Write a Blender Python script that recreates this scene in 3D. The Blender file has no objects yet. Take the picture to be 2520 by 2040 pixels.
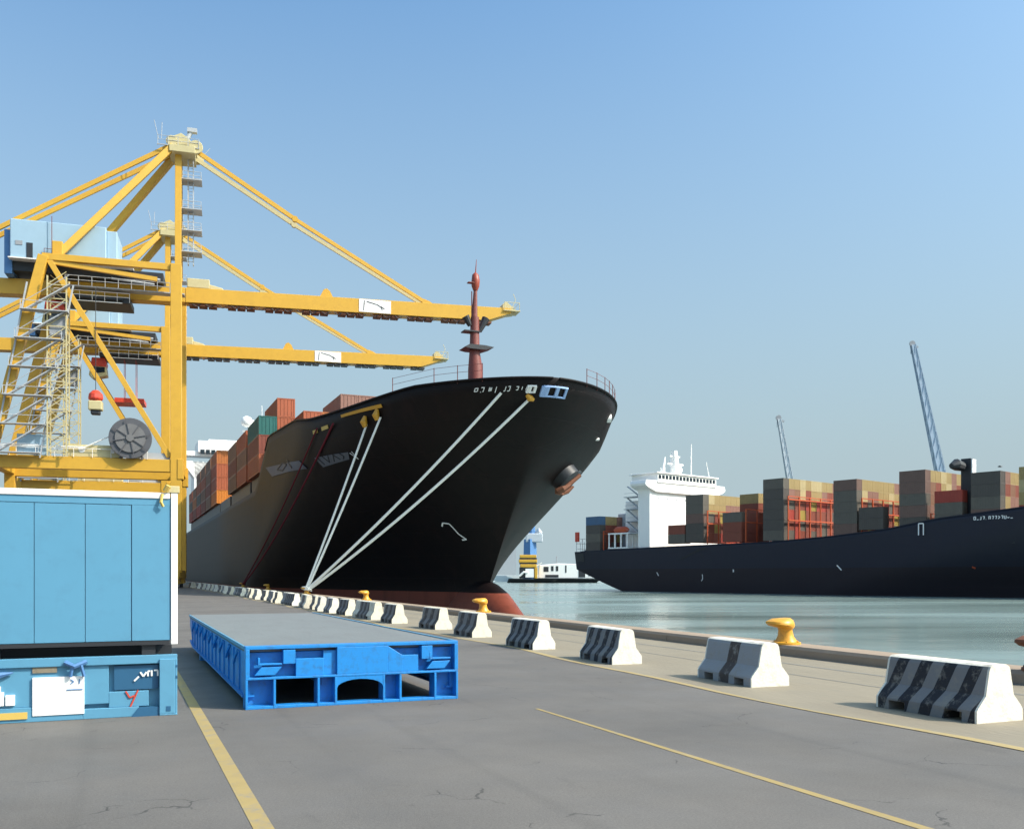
import bpy, math, random
from mathutils import Vector, Matrix
R=math.radians
rnd=random.Random(7)
sc=bpy.context.scene; COL=sc.collection
# ---------------------------------------------------------------- camera, sky, sun, exposure
cam=bpy.data.objects.new('camera',bpy.data.cameras.new('camera')); COL.objects.link(cam)
cam.location=(0,0,2.0); cam.rotation_euler=(R(90),0,0)
cam.data.sensor_width=36; cam.data.lens=32.857; cam.data.shift_y=.156
cam.data.clip_start=.1; cam.data.clip_end=20000
sc.camera=cam
SUN_EL=R(43); SUN_DIR=Vector((.96,-.28,0)).normalized()
w=bpy.data.worlds.new('World'); sc.world=w; w.use_nodes=True
nt=w.node_tree; bg=nt.nodes['Background']
sky=nt.nodes.new('ShaderNodeTexSky'); sky.sky_type='NISHITA'; sky.sun_disc=False
sky.sun_elevation=SUN_EL; sky.sun_rotation=math.atan2(SUN_DIR.x,SUN_DIR.y)
sky.air_density=1.0; sky.dust_density=4.2; sky.ozone_density=3.2; sky.altitude=0
# clean cyan-blue zenith, pale haze towards the horizon (by direction in the sky)
tn=nt.nodes.new('ShaderNodeMix');tn.data_type='RGBA';tn.blend_type='MULTIPLY';tn.inputs[0].default_value=1;tn.inputs[7].default_value=(.88,1.12,1.12,1)
nt.links.new(sky.outputs[0],tn.inputs[6])
wc=nt.nodes.new('ShaderNodeTexCoord');wx=nt.nodes.new('ShaderNodeSeparateXYZ');nt.links.new(wc.outputs['Generated'],wx.inputs[0])
wr=nt.nodes.new('ShaderNodeMapRange');wr.inputs[1].default_value=.1;wr.inputs[2].default_value=.52;wr.inputs[3].default_value=.97;wr.inputs[4].default_value=0;nt.links.new(wx.outputs[2],wr.inputs[0])
hz=nt.nodes.new('ShaderNodeMix');hz.data_type='RGBA';hz.inputs[7].default_value=(1.86,2.36,2.56,1);nt.links.new(wr.outputs[0],hz.inputs[0]);nt.links.new(tn.outputs[2],hz.inputs[6])
nt.links.new(hz.outputs[2],bg.inputs[0]); bg.inputs[1].default_value=.15
sd=bpy.data.lights.new('sun','SUN'); sd.energy=3.4; sd.angle=R(.5); sd.color=(1,.9,.79)
so=bpy.data.objects.new('sun',sd); COL.objects.link(so)
tosun=Vector((SUN_DIR.x*math.cos(SUN_EL),SUN_DIR.y*math.cos(SUN_EL),math.sin(SUN_EL)))
so.rotation_euler=tosun.to_track_quat('Z','Y').to_euler()
sc.view_settings.view_transform='Standard'; sc.view_settings.look='None'
sc.view_settings.exposure=0.68; sc.view_settings.gamma=1
# ---------------------------------------------------------------- helpers
CT,ST=.92204,.38709            # the quay: t runs towards the water, s along the edge, away from the camera
TH=math.atan2(ST,CT)
def Q(t,s,z=0): return Vector((-ST*s+CT*t, CT*s+ST*t, z))
def clamp(x,a=0,b=1): return max(a,min(b,x))
def lerp(a,b,t): return a+(b-a)*t
class MB:
    def __init__(s,o=(0,0,0)): s.v=[];s.f=[];s.m=[];s.o=Vector(o)
    def add(s,vs,fs,m=0):
        n=len(s.v); s.v+= [Vector(p)-s.o for p in vs]; s.f+=[tuple(i+n for i in f) for f in fs]; s.m+=[m]*len(fs); return s
    def box(s,a,b,m=0):
        x0,y0,z0=a;x1,y1,z1=b
        return s.add([(x0,y0,z0),(x1,y0,z0),(x1,y1,z0),(x0,y1,z0),(x0,y0,z1),(x1,y0,z1),(x1,y1,z1),(x0,y1,z1)],
          [(0,3,2,1),(4,5,6,7),(0,1,5,4),(1,2,6,5),(2,3,7,6),(3,0,4,7)],m)
    def bar(s,p,q,w,h=None,m=0,up=(0,0,1)):
        h=h or w; p=Vector(p);q=Vector(q);d=(q-p).normalized();u=Vector(up)
        if abs(d.dot(u))>.98:u=Vector((1,0,0))
        a=d.cross(u).normalized();b=a.cross(d).normalized()
        vs=[c+a*(w/2*i)+b*(h/2*j) for c in(p,q) for i,j in((-1,-1),(1,-1),(1,1),(-1,1))]
        return s.add(vs,[(3,2,1,0),(4,5,6,7),(0,1,5,4),(1,2,6,5),(2,3,7,6),(3,0,4,7)],m)
    def tube(s,pts,r,n=8,m=0,cap=True):
        pts=[Vector(p) for p in pts]; rs=r if isinstance(r,(list,tuple)) else [r]*len(pts)
        vs=[];fs=[];pa=None
        for i,p in enumerate(pts):
            d=(pts[min(i+1,len(pts)-1)]-pts[max(i-1,0)]).normalized()
            if pa is None: pa=d.cross(Vector((0,0,1)) if abs(d.z)<.95 else Vector((1,0,0))).normalized()
            pa=(pa-d*pa.dot(d)).normalized(); b=d.cross(pa)
            for k in range(n):
                t=2*math.pi*k/n; vs.append(p+(pa*math.cos(t)+b*math.sin(t))*rs[i])
        for i in range(len(pts)-1):
            for k in range(n):
                a=i*n+k;c=i*n+(k+1)%n; fs.append((a,c,c+n,a+n))
        if cap: fs+=[tuple(reversed(range(n))),tuple(range(len(vs)-n,len(vs)))]
        return s.add(vs,fs,m)
    def disc(s,c,axis,r,w,n=24,m=0):
        c=Vector(c);a=Vector(axis).normalized(); return s.tube([c-a*w/2,c+a*w/2],r,n,m)
    def prism(s,poly,a,b,ax='y',m=0):   # poly in the plane across ax
        n=len(poly)
        def P(p,k): return {'y':(p[0],k,p[1]),'x':(k,p[0],p[1]),'z':(p[0],p[1],k)}[ax]
        vs=[P(p,a) for p in poly]+[P(p,b) for p in poly]
        fs=[tuple(range(n)),tuple(reversed(range(n,2*n)))]+[(i,i+n,(i+1)%n+n,(i+1)%n) for i in range(n)]
        return s.add(vs,fs,m)
    def loft(s,rings,m=0,cap=True):
        n=len(rings[0]);vs=[p for r in rings for p in r];fs=[]
        for i in range(len(rings)-1):
            for k in range(n):
                a=i*n+k;c=i*n+(k+1)%n; fs.append((a,c,c+n,a+n))
        if cap: fs+=[tuple(reversed(range(n))),tuple(range(len(vs)-n,len(vs)))]
        return s.add(vs,fs,m)
    def build(s,name,mat,parent=None,smooth=False,bevel=0,fix=True):
        me=bpy.data.meshes.new(name); me.from_pydata([tuple(p) for p in s.v],[],s.f)
        mats=mat if isinstance(mat,(list,tuple)) else [mat]
        for k in mats: me.materials.append(k)
        for p,i in zip(me.polygons,s.m): p.material_index=i
        if fix:
            import bmesh
            b=bmesh.new();b.from_mesh(me);bmesh.ops.recalc_face_normals(b,faces=b.faces);b.to_mesh(me);b.free()
        if smooth:
            for p in me.polygons:p.use_smooth=True
            try: me.set_sharp_from_angle(angle=R(38))
            except Exception: pass
        o=bpy.data.objects.new(name,me); COL.objects.link(o)
        if parent: o.parent=parent
        if bevel:
            md=o.modifiers.new('bevel','BEVEL');md.width=bevel;md.segments=2;md.limit_method='ANGLE';md.angle_limit=R(50)
        return o
def tag(o,label=None,cat=None,group=None,kind=None):
    if label:o['label']=label
    if cat:o['category']=cat
    if group:o['group']=group
    if kind:o['kind']=kind
    return o
def empty(name,loc,rz,label,cat,group=None):
    o=bpy.data.objects.new(name,None);COL.objects.link(o);o.location=loc;o.rotation_euler=(0,0,rz);o.empty_display_size=.3
    return tag(o,label,cat,group)
# ---------------------------------------------------------------- materials
def mat(name,col,rough=.5,metal=0,dirt=None,damt=.0,dscale=1.0,bump=0,bscale=8,var=.08,coat=0,stretch=(1,1,1),spec=.5):
    m=bpy.data.materials.new(name);m.use_nodes=True;N=m.node_tree.nodes;L=m.node_tree.links
    b=N['Principled BSDF'];b.inputs['Roughness'].default_value=rough;b.inputs['Metallic'].default_value=metal
    b.inputs['Specular IOR Level'].default_value=spec
    tc=N.new('ShaderNodeTexCoord');mp=N.new('ShaderNodeMapping');mp.inputs['Scale'].default_value=stretch
    L.new(tc.outputs['Object'],mp.inputs[0])
    n1=N.new('ShaderNodeTexNoise');n1.inputs['Scale'].default_value=dscale;n1.inputs['Detail'].default_value=6;n1.inputs['Roughness'].default_value=.65
    L.new(mp.outputs[0],n1.inputs['Vector'])
    hs=N.new('ShaderNodeHueSaturation');hs.inputs['Color'].default_value=(*col,1)
    mr=N.new('ShaderNodeMapRange');mr.inputs[3].default_value=1-var*2;mr.inputs[4].default_value=1+var*2
    L.new(n1.outputs[0],mr.inputs[0]);L.new(mr.outputs[0],hs.inputs['Value'])
    out=hs.outputs[0]
    if damt>0:
        n2=N.new('ShaderNodeTexNoise');n2.inputs['Scale'].default_value=dscale*2.3;n2.inputs['Detail'].default_value=8;n2.inputs['Roughness'].default_value=.7
        L.new(mp.outputs[0],n2.inputs['Vector'])
        cr=N.new('ShaderNodeMapRange');cr.inputs[1].default_value=.5;cr.inputs[2].default_value=.75;cr.inputs[4].default_value=damt
        L.new(n2.outputs[0],cr.inputs[0])
        mx=N.new('ShaderNodeMix');mx.data_type='RGBA';mx.inputs[7].default_value=(*(dirt or (.12,.08,.05)),1)
        L.new(cr.outputs[0],mx.inputs[0]);L.new(out,mx.inputs[6]);out=mx.outputs[2]
    L.new(out,b.inputs['Base Color'])
    if bump:
        n3=N.new('ShaderNodeTexNoise');n3.inputs['Scale'].default_value=bscale;n3.inputs['Detail'].default_value=5
        L.new(mp.outputs[0],n3.inputs['Vector'])
        bp=N.new('ShaderNodeBump');bp.inputs['Strength'].default_value=bump;bp.inputs['Distance'].default_value=.02
        L.new(n3.outputs[0],bp.inputs['Height']);L.new(bp.outputs[0],b.inputs['Normal'])
    m['out']=0
    return m
M={}
M['yellow']=mat('crane_yellow_paint',(.64,.36,.038),.45,dirt=(.3,.15,.03),damt=.2,dscale=.5,var=.05)
M['cream']=mat('cream_paint',(.55,.47,.25),.5,var=.06,dirt=(.4,.3,.15),damt=.3)
M['white']=mat('white_paint',(.86,.83,.79),.45,var=.03,dirt=(.5,.42,.34),damt=.2,dscale=.4)
M['shipwhite']=mat('ship_white_paint',(.92,.9,.86),.4,var=.02)
M['palehouse']=mat('pale_blue_house_paint',(.33,.47,.58),.45,var=.03)
M['grey']=mat('grey_steel',(.3,.31,.33),.5,var=.08)
M['lgrey']=mat('light_grey_steel',(.42,.44,.46),.5,var=.06)
M['reel']=mat('dark_grey_reel_paint',(.1,.1,.11),.55,var=.1)
M['coil']=mat('worn_cable_grey',(.17,.165,.165),.6,var=.15)
M['dark']=mat('dark_steel',(.025,.027,.032),.5,var=.15)
M['darkred']=mat('cabin_red_paint',(.3,.05,.025),.45)
M['red']=mat('bright_red_paint',(.62,.06,.03),.4)
M['mastred']=mat('mast_red_paint',(.2,.05,.038),.5,var=.1,dirt=(.06,.02,.02),damt=.4)
M['orange']=mat('lashing_orange_paint',(.5,.085,.025),.5,var=.1)
M['blue']=mat('flatrack_blue_paint',(.014,.225,.6),.42,var=.05,dirt=(.04,.07,.13),damt=.6,dscale=3.5,bump=.15,bscale=5)
M['lblue']=mat('container_blue_paint',(.098,.285,.43),.45,var=.035,dirt=(.07,.17,.26),damt=.25,dscale=1.2,bump=.12,bscale=2)
M['deckgrey']=mat('flatrack_deck',(.17,.18,.178),.75,var=.06,dirt=(.13,.12,.12),damt=.4,dscale=1.3,bump=.3,bscale=14,stretch=(1,.3,1))
M['glass']=mat('dark_glass',(.02,.03,.04),.08,var=.02)
M['rope']=mat('white_rope',(.92,.88,.8),.8,var=.04,bump=.6,bscale=40)
M['redrope']=mat('dark_red_rope',(.16,.008,.02),.9)
M['bollard']=mat('bollard_yellow_paint',(.68,.33,.03),.4,var=.08,dirt=(.2,.08,.02),damt=.5,dscale=5)
M['rust']=mat('rusty_iron',(.16,.06,.03),.8,var=.15)
M['apron']=mat('apron_concrete',(.236,.2,.143),.85,var=.1,dirt=(.2,.18,.14),damt=.5,dscale=.6,bump=.5,bscale=9,stretch=(1.6,.5,1))
M['curb']=mat('curb_concrete',(.31,.228,.16),.8,var=.08,dirt=(.25,.2,.15),damt=.45,dscale=.9,bump=.4,bscale=9)
M['quaywall']=mat('quay_wall_concrete',(.2,.19,.17),.9,var=.15)
M['line']=mat('yellow_road_paint',(.33,.24,.09),.75,var=.1,dirt=(.2,.19,.18),damt=1.0,dscale=2.2)
M['edgeline']=mat('sandy_edge_line',(.36,.27,.12),.8,var=.1,dirt=(.28,.26,.22),damt=.8,dscale=1.1)
M['breakwater']=mat('breakwater_rock',(.32,.37,.37),.9,var=.15,dscale=.05)
M['paleblue']=mat('pale_jib_haze_tint',(.5,.54,.58),.6)  # jib colour paled to put the distance haze into it
M['jibblue']=mat('blue_jib_haze_tint',(.36,.44,.54),.6)  # blue jib, haze put into the colour as well
M['towerblue']=mat('tower_blue_paint',(.08,.2,.42),.5)
M['sign']=mat('sign_white',(.88,.86,.83),.4,var=.01)
M['ink']=mat('black_ink',(.015,.015,.018),.6)
M['markred']=mat('red_marker_paint',(.55,.06,.03),.6)
M['bluewhite']=mat('fairlead_light_blue',(.35,.5,.8),.4)
M['plate']=mat('faded_grey_lettering',(.1,.105,.125),.6,var=.15,dscale=.6)
M['brass']=mat('yellow_plate',(.62,.42,.1),.5)
# asphalt: worn grey with oil stains and fine cracks
def asphalt():
    m=bpy.data.materials.new('worn_asphalt');m.use_nodes=True;N=m.node_tree.nodes;L=m.node_tree.links;b=N['Principled BSDF']
    b.inputs['Roughness'].default_value=.8
    tc=N.new('ShaderNodeTexCoord')
    def noise(sc_,det=6,ro=.6,st=(1,1,1)):
        mp=N.new('ShaderNodeMapping');mp.inputs['Scale'].default_value=st;L.new(tc.outputs['Object'],mp.inputs[0])
        n=N.new('ShaderNodeTexNoise');n.inputs['Scale'].default_value=sc_;n.inputs['Detail'].default_value=det;n.inputs['Roughness'].default_value=ro
        L.new(mp.outputs[0],n.inputs['Vector']);return n.outputs[0]
    def ramp(i,a,b_,c,d):
        r=N.new('ShaderNodeMapRange');r.inputs[1].default_value=a;r.inputs[2].default_value=b_;r.inputs[3].default_value=c;r.inputs[4].default_value=d
        L.new(i,r.inputs[0]);return r.outputs[0]
    def mul(i,j):
        k=N.new('ShaderNodeMath');k.operation='MULTIPLY';L.new(i,k.inputs[0]);L.new(j,k.inputs[1]);return k.outputs[0]
    v=ramp(noise(.35,5),.3,.7,.84,1.14)
    v=mul(v,ramp(noise(45,3),.3,.7,.8,1.18))
    v=mul(v,ramp(noise(.9,7,.7,(1,.45,1)),.62,.76,1,.74))
    v=mul(v,ramp(noise(2.4,6,.6),.68,.75,1,.62))
    v=mul(v,ramp(noise(.6,6,.55,(1.5,.12,1)),.62,.8,1,1.3))
    v=mul(v,ramp(noise(1.1,3,.5,(2.2,.035,1)),.56,.7,1,.9))
    v=mul(v,ramp(noise(.22,2),.4,.62,1.06,.93))
    vo=N.new('ShaderNodeTexVoronoi');vo.feature='DISTANCE_TO_EDGE';vo.inputs['Scale'].default_value=.55
    mp=N.new('ShaderNodeMapping');L.new(tc.outputs['Object'],mp.inputs[0])
    nn=N.new('ShaderNodeTexNoise');nn.inputs['Scale'].default_value=1.2;nn.inputs['Detail'].default_value=8;L.new(mp.outputs[0],nn.inputs['Vector'])
    ad=N.new('ShaderNodeVectorMath');ad.operation='MULTIPLY_ADD';ad.inputs[1].default_value=(1.2,1.2,0);L.new(nn.outputs['Color'],ad.inputs[0]);L.new(mp.outputs[0],ad.inputs[2])
    L.new(ad.outputs[0],vo.inputs['Vector'])
    ck=ramp(vo.outputs['Distance'],.002,.006,1,0)
    ck=mul(ck,ramp(noise(.9,3),.54,.6,0,1))
    inv=ramp(ck,0,1,1,.45)
    v=mul(v,inv)
    hs=N.new('ShaderNodeHueSaturation');hs.inputs['Color'].default_value=(.126,.114,.102,1);L.new(v,hs.inputs['Value']);L.new(hs.outputs[0],b.inputs['Base Color'])
    bp=N.new('ShaderNodeBump');bp.inputs['Strength'].default_value=.35;bp.inputs['Distance'].default_value=.01
    L.new(noise(90,3),bp.inputs['Height']);L.new(bp.outputs[0],b.inputs['Normal'])
    L.new(ramp(noise(.8,4),.35,.7,.68,.9),b.inputs['Roughness'])
    return m
M['asphalt']=asphalt()
def water():
    m=bpy.data.materials.new('harbour_water');m.use_nodes=True;N=m.node_tree.nodes;L=m.node_tree.links;b=N['Principled BSDF']
    b.inputs['Base Color'].default_value=(.2,.265,.25,1);b.inputs['Roughness'].default_value=.2;b.inputs['IOR'].default_value=1.33
    tc=N.new('ShaderNodeTexCoord');prev=None
    for s_,st,di,sx in((.9,.35,.05,(1,1,1)),(.16,.4,.22,(1,1.6,1)),(.03,.35,.8,(1,1,1))):
        mp=N.new('ShaderNodeMapping');mp.inputs['Scale'].default_value=sx;L.new(tc.outputs['Object'],mp.inputs[0])
        n=N.new('ShaderNodeTexNoise');n.inputs['Scale'].default_value=s_;n.inputs['Detail'].default_value=4;L.new(mp.outputs[0],n.inputs['Vector'])
        bp=N.new('ShaderNodeBump');bp.inputs['Strength'].default_value=st;bp.inputs['Distance'].default_value=di
        L.new(n.outputs[0],bp.inputs['Height'])
        if prev:L.new(prev,bp.inputs['Normal'])
        prev=bp.outputs[0]
    L.new(prev,b.inputs['Normal'])
    n=N.new('ShaderNodeTexNoise');n.inputs['Scale'].default_value=.02;mp=N.new('ShaderNodeMapping');mp.inputs['Scale'].default_value=(.5,2.5,1)
    L.new(tc.outputs['Object'],mp.inputs[0]);L.new(mp.outputs[0],n.inputs['Vector'])
    r=N.new('ShaderNodeMapRange');r.inputs[1].default_value=.35;r.inputs[2].default_value=.65;r.inputs[3].default_value=.1;r.inputs[4].default_value=.3
    L.new(n.outputs[0],r.inputs[0]);L.new(r.outputs[0],b.inputs['Roughness'])
    return m
M['water']=water()
def hullmat(name,top,bot,zs,rough=.38,streak=.5,scol=(.05,.035,.03),sp=.3):
    m=bpy.data.materials.new(name);m.use_nodes=True;N=m.node_tree.nodes;L=m.node_tree.links;b=N['Principled BSDF']
    b.inputs['Roughness'].default_value=rough;b.inputs['Specular IOR Level'].default_value=sp
    tc=N.new('ShaderNodeTexCoord');sx=N.new('ShaderNodeSeparateXYZ');L.new(tc.outputs['Object'],sx.inputs[0])
    gt=N.new('ShaderNodeMath');gt.operation='GREATER_THAN';gt.inputs[1].default_value=zs;L.new(sx.outputs[2],gt.inputs[0])
    mx=N.new('ShaderNodeMix');mx.data_type='RGBA';mx.inputs[6].default_value=(*bot,1);mx.inputs[7].default_value=(*top,1);L.new(gt.outputs[0],mx.inputs[0])
    mp=N.new('ShaderNodeMapping');mp.inputs['Scale'].default_value=(.5,.5,.06);L.new(tc.outputs['Object'],mp.inputs[0])
    n=N.new('ShaderNodeTexNoise');n.inputs['Scale'].default_value=1.5;n.inputs['Detail'].default_value=7;n.inputs['Roughness'].default_value=.7;L.new(mp.outputs[0],n.inputs['Vector'])
    r=N.new('ShaderNodeMapRange');r.inputs[1].default_value=.5;r.inputs[2].default_value=.8;r.inputs[4].default_value=streak;L.new(n.outputs[0],r.inputs[0])
    m2=N.new('ShaderNodeMix');m2.data_type='RGBA';m2.inputs[7].default_value=(*scol,1);L.new(r.outputs[0],m2.inputs[0]);L.new(mx.outputs[2],m2.inputs[6])
    L.new(m2.outputs[2],b.inputs['Base Color'])
    cb=N.new('ShaderNodeCombineXYZ');L.new(sx.outputs[1],cb.inputs[0]);L.new(sx.outputs[2],cb.inputs[1])
    bk=N.new('ShaderNodeTexBrick');bk.inputs['Scale'].default_value=1;bk.inputs['Brick Width'].default_value=7.5;bk.inputs['Row Height'].default_value=2.3;bk.inputs['Mortar Size'].default_value=.03;bk.inputs['Mortar Smooth'].default_value=.6;L.new(cb.outputs[0],bk.inputs['Vector'])
    n2=N.new('ShaderNodeTexNoise');n2.inputs['Scale'].default_value=.35;n2.inputs['Detail'].default_value=2;L.new(tc.outputs['Object'],n2.inputs['Vector'])
    bp=N.new('ShaderNodeBump');bp.inputs['Strength'].default_value=.25;bp.inputs['Distance'].default_value=.08;L.new(n2.outputs[0],bp.inputs['Height'])
    b2=N.new('ShaderNodeBump');b2.invert=True;b2.inputs['Strength'].default_value=.5;b2.inputs['Distance'].default_value=.03;L.new(bk.outputs['Fac'],b2.inputs['Height']);L.new(bp.outputs[0],b2.inputs['Normal']);L.new(b2.outputs[0],b.inputs['Normal'])
    return m
M['hull']=hullmat('black_hull_paint',(.004,.0012,.0014),(.2,.05,.03),3.2,.55,.55,(.02,.007,.006),.25)
M['hullfar']=hullmat('navy_hull_paint',(.022,.023,.036),(.024,.018,.023),6.6,.5,.35,(.03,.028,.032))
def barriermat(name,base,stripe,n_,sh,duty=.5,side_shade=(.2,.19,.185)):
    m=bpy.data.materials.new(name);m.use_nodes=True;N=m.node_tree.nodes;L=m.node_tree.links;b=N['Principled BSDF'];b.inputs['Roughness'].default_value=.75
    tc=N.new('ShaderNodeTexCoord');sx=N.new('ShaderNodeSeparateXYZ');L.new(tc.outputs['Object'],sx.inputs[0])
    def mt(op,a,bb,c=None):
        k=N.new('ShaderNodeMath');k.operation=op
        for i,q in enumerate((a,bb,c)):
            if q is None: continue
            if isinstance(q,(int,float)):k.inputs[i].default_value=q
            else:L.new(q,k.inputs[i])
        return k.outputs[0]
    y=mt('MULTIPLY_ADD',sx.outputs[2],sh,sx.outputs[1]); f=mt('FRACT',mt('MULTIPLY_ADD',y,n_,.25),0); on=mt('LESS_THAN',mt('ABSOLUTE',mt('SUBTRACT',f,.25),0),duty/2)
    # stripes are painted on the two long sides only
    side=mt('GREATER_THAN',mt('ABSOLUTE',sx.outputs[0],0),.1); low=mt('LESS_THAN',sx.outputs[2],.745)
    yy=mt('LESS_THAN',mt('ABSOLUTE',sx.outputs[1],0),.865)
    on=mt('MULTIPLY',mt('MULTIPLY',on,side),mt('MULTIPLY',low,yy))
    nn=N.new('ShaderNodeTexNoise');nn.inputs['Scale'].default_value=5;nn.inputs['Detail'].default_value=8;nn.inputs['Roughness'].default_value=.7;L.new(tc.outputs['Object'],nn.inputs['Vector'])
    wr=N.new('ShaderNodeMapRange');wr.inputs[1].default_value=.54;wr.inputs[2].default_value=.66;wr.inputs[3].default_value=1;wr.inputs[4].default_value=.35;L.new(nn.outputs[0],wr.inputs[0])
    on=mt('MULTIPLY',on,wr.outputs[0])
    mx=N.new('ShaderNodeMix');mx.data_type='RGBA';mx.inputs[7].default_value=(*stripe,1);L.new(on,mx.inputs[0])
    # shade painted into the long sides as darker grey between the stripes; white ends
    cs=N.new('ShaderNodeMix');cs.data_type='RGBA';cs.inputs[6].default_value=(*base,1);cs.inputs[7].default_value=(*side_shade,1)
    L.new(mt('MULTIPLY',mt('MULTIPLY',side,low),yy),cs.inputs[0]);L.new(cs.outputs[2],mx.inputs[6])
    r=N.new('ShaderNodeMapRange');r.inputs[1].default_value=.5;r.inputs[2].default_value=.72;r.inputs[4].default_value=.7;L.new(nn.outputs[0],r.inputs[0])
    m2=N.new('ShaderNodeMix');m2.data_type='RGBA';m2.inputs[7].default_value=(.3,.26,.2,1);L.new(r.outputs[0],m2.inputs[0]);L.new(mx.outputs[2],m2.inputs[6]);L.new(m2.outputs[2],b.inputs['Base Color'])
    n3=N.new('ShaderNodeTexNoise');n3.inputs['Scale'].default_value=22;n3.inputs['Detail'].default_value=6;L.new(tc.outputs['Object'],n3.inputs['Vector'])
    bp=N.new('ShaderNodeBump');bp.inputs['Strength'].default_value=.5;bp.inputs['Distance'].default_value=.015;L.new(n3.outputs[0],bp.inputs['Height']);L.new(bp.outputs[0],b.inputs['Normal'])
    return m
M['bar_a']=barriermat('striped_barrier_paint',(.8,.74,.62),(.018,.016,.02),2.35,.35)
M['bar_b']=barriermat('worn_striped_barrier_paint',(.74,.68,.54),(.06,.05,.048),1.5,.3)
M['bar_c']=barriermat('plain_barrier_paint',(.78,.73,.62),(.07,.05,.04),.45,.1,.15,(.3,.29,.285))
# ---------------------------------------------------------------- ground, water
def struct(o): return tag(o,kind='structure')
RZ=TH
def qbuild(mb,name,m,**k):
    o=mb.build(name,m,**k);o.rotation_euler=(0,0,RZ);return o
mb=MB();mb.box((-900,-60,-4.5),(15.1,1600,0));struct(qbuild(mb,'road',M['asphalt']))
mb=MB();n=400
# apron strip: wavy inner edge, a thin sheet on the quay
ss=[-30+1.2*i for i in range(n)]
def edge(s): return 9.35+.14*math.sin(s*.31)+.09*math.sin(s*.83+1)+.02*clamp((s-9)/10)*20
mb.add([(edge(s),s,.004) for s in ss]+[(15.1,s,.004) for s in ss],[(i,i+n,i+n+1,i+1) for i in range(n-1)]);struct(qbuild(mb,'apron',M['apron'],fix=False))
mb=MB();mb.add([(edge(s)-.02-.09*abs(math.sin(s*.21+.6)),s,.008) for s in ss]+[(edge(s)+.06+.03*math.sin(s),s,.008) for s in ss],[(i,i+n,i+n+1,i+1) for i in range(n-1)]);struct(qbuild(mb,'apron_edge_marking',M['edgeline'],fix=False))
mb=MB();mb.add([(.97,-2,.004),(1.13,-2,.004),(1.1,40,.004),(.96,40,.004)],[(0,1,2,3)]);struct(qbuild(mb,'road_marking',M['line'],fix=False))
mb=MB();mb.add([(5.88,-2,.004),(6.05,-2,.004),(5.755,12.7,.004),(5.7,12.7,.004)],[(0,1,2,3)]);struct(qbuild(mb,'road_marking',M['line'],fix=False))
# long joints in the apron; the curb groove has its shadow painted in
mb=MB()
for t0,wd in((12.35,.05),(13.75,.09),(14.98,.1)): mb.add([(t0,-30,.009),(t0+wd,-30,.009),(t0+wd,400,.009),(t0,400,.009)],[(0,1,2,3)])
struct(qbuild(mb,'apron_joint_and_curb_shadow',M['quaywall'],fix=False))
mb=MB()
for i in range(60):
    s0=-30+9*i; mb.prism([(15.1,-4),(16.02,-4),(16.02,.2),(15.97,.25),(15.16,.25),(15.1,.18)],s0+.012,s0+8.988)
struct(qbuild(mb,'quay_curb',M['curb']))
mb=MB();mb.box((15.1,-30,-4.2),(15.99,510,-.2));struct(qbuild(mb,'quay_wall',M['quaywall']))
mb=MB();mb.add([(-9000,-300,-3),(9000,-300,-3),(9000,14000,-3),(-9000,14000,-3)],[(0,1,2,3)]);struct(mb.build('water',M['water'],fix=False))
# breakwater far across the basin
mb=MB();r2=random.Random(3);N_=60
for i in range(N_):
    x0=-120+i*12; h=.7+.8*r2.random(); mb.prism([(640+6*r2.random(),-3.5),(650,h),(662,h+.4*r2.random()),(672,-3.5)],x0,x0+12.5,'x')
struct(mb.build('breakwater',M['breakwater']))
# ---------------------------------------------------------------- hull builder (x across, y aft, z up from water)
def hull(root,name,m,half,s0,tip,yend,top,zbot,nst=110,nlev=22,fade=60,pw=1.7,origin=(0,0,0)):
    mb=MB(origin);rows=[]
    for sd in(-1,1):
        for i in range(nst+1):
            u=i/nst; yn=tip+(yend-tip)*u**pw; tp=top(yn);zb=zbot(yn)
            for j in range(nlev+1):
                z=lerp(zb,tp,j/nlev); y=yn+(s0(z)-tip)*max(0,1-(yn-tip)/fade)
                mb.v.append(Vector((sd*half(y,z) if i else 0,y,z))-mb.o)
    K=nlev+1;O=(nst+1)*K
    for i in range(nst):
        for j in range(nlev):
            a=i*K+j; mb.f.append((a,a+1,a+K+1,a+K)); mb.f.append((O+a,O+a+K,O+a+K+1,O+a+1))
        mb.f.append((i*K,(i+1)*K,O+(i+1)*K,O+i*K))
    e=nst*K
    for j in range(nlev): mb.f.append((e+j,e+j+1,O+e+j+1,O+e+j))
    mb.m=[0]*len(mb.f)
    import bmesh
    o=mb.build(name,m,root,smooth=True,fix=False)
    b=bmesh.new();b.from_mesh(o.data);bmesh.ops.remove_doubles(b,verts=b.verts,dist=.001);bmesh.ops.recalc_face_normals(b,faces=b.faces);b.to_mesh(o.data);b.free()
    for p in o.data.polygons:p.use_smooth=True
    md=o.modifiers.new('plating','SOLIDIFY');md.thickness=.12;md.offset=-1
    return o
def rail_cap(root,half,s0,top,ys,r,m,name='bulwark_rail'):
    mb=MB()
    for sd in(-1,1): mb.tube([(sd*half(y,top(y)),y,top(y)) for y in ys],r,6)
    return mb.build(name,m,root,smooth=True)
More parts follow.
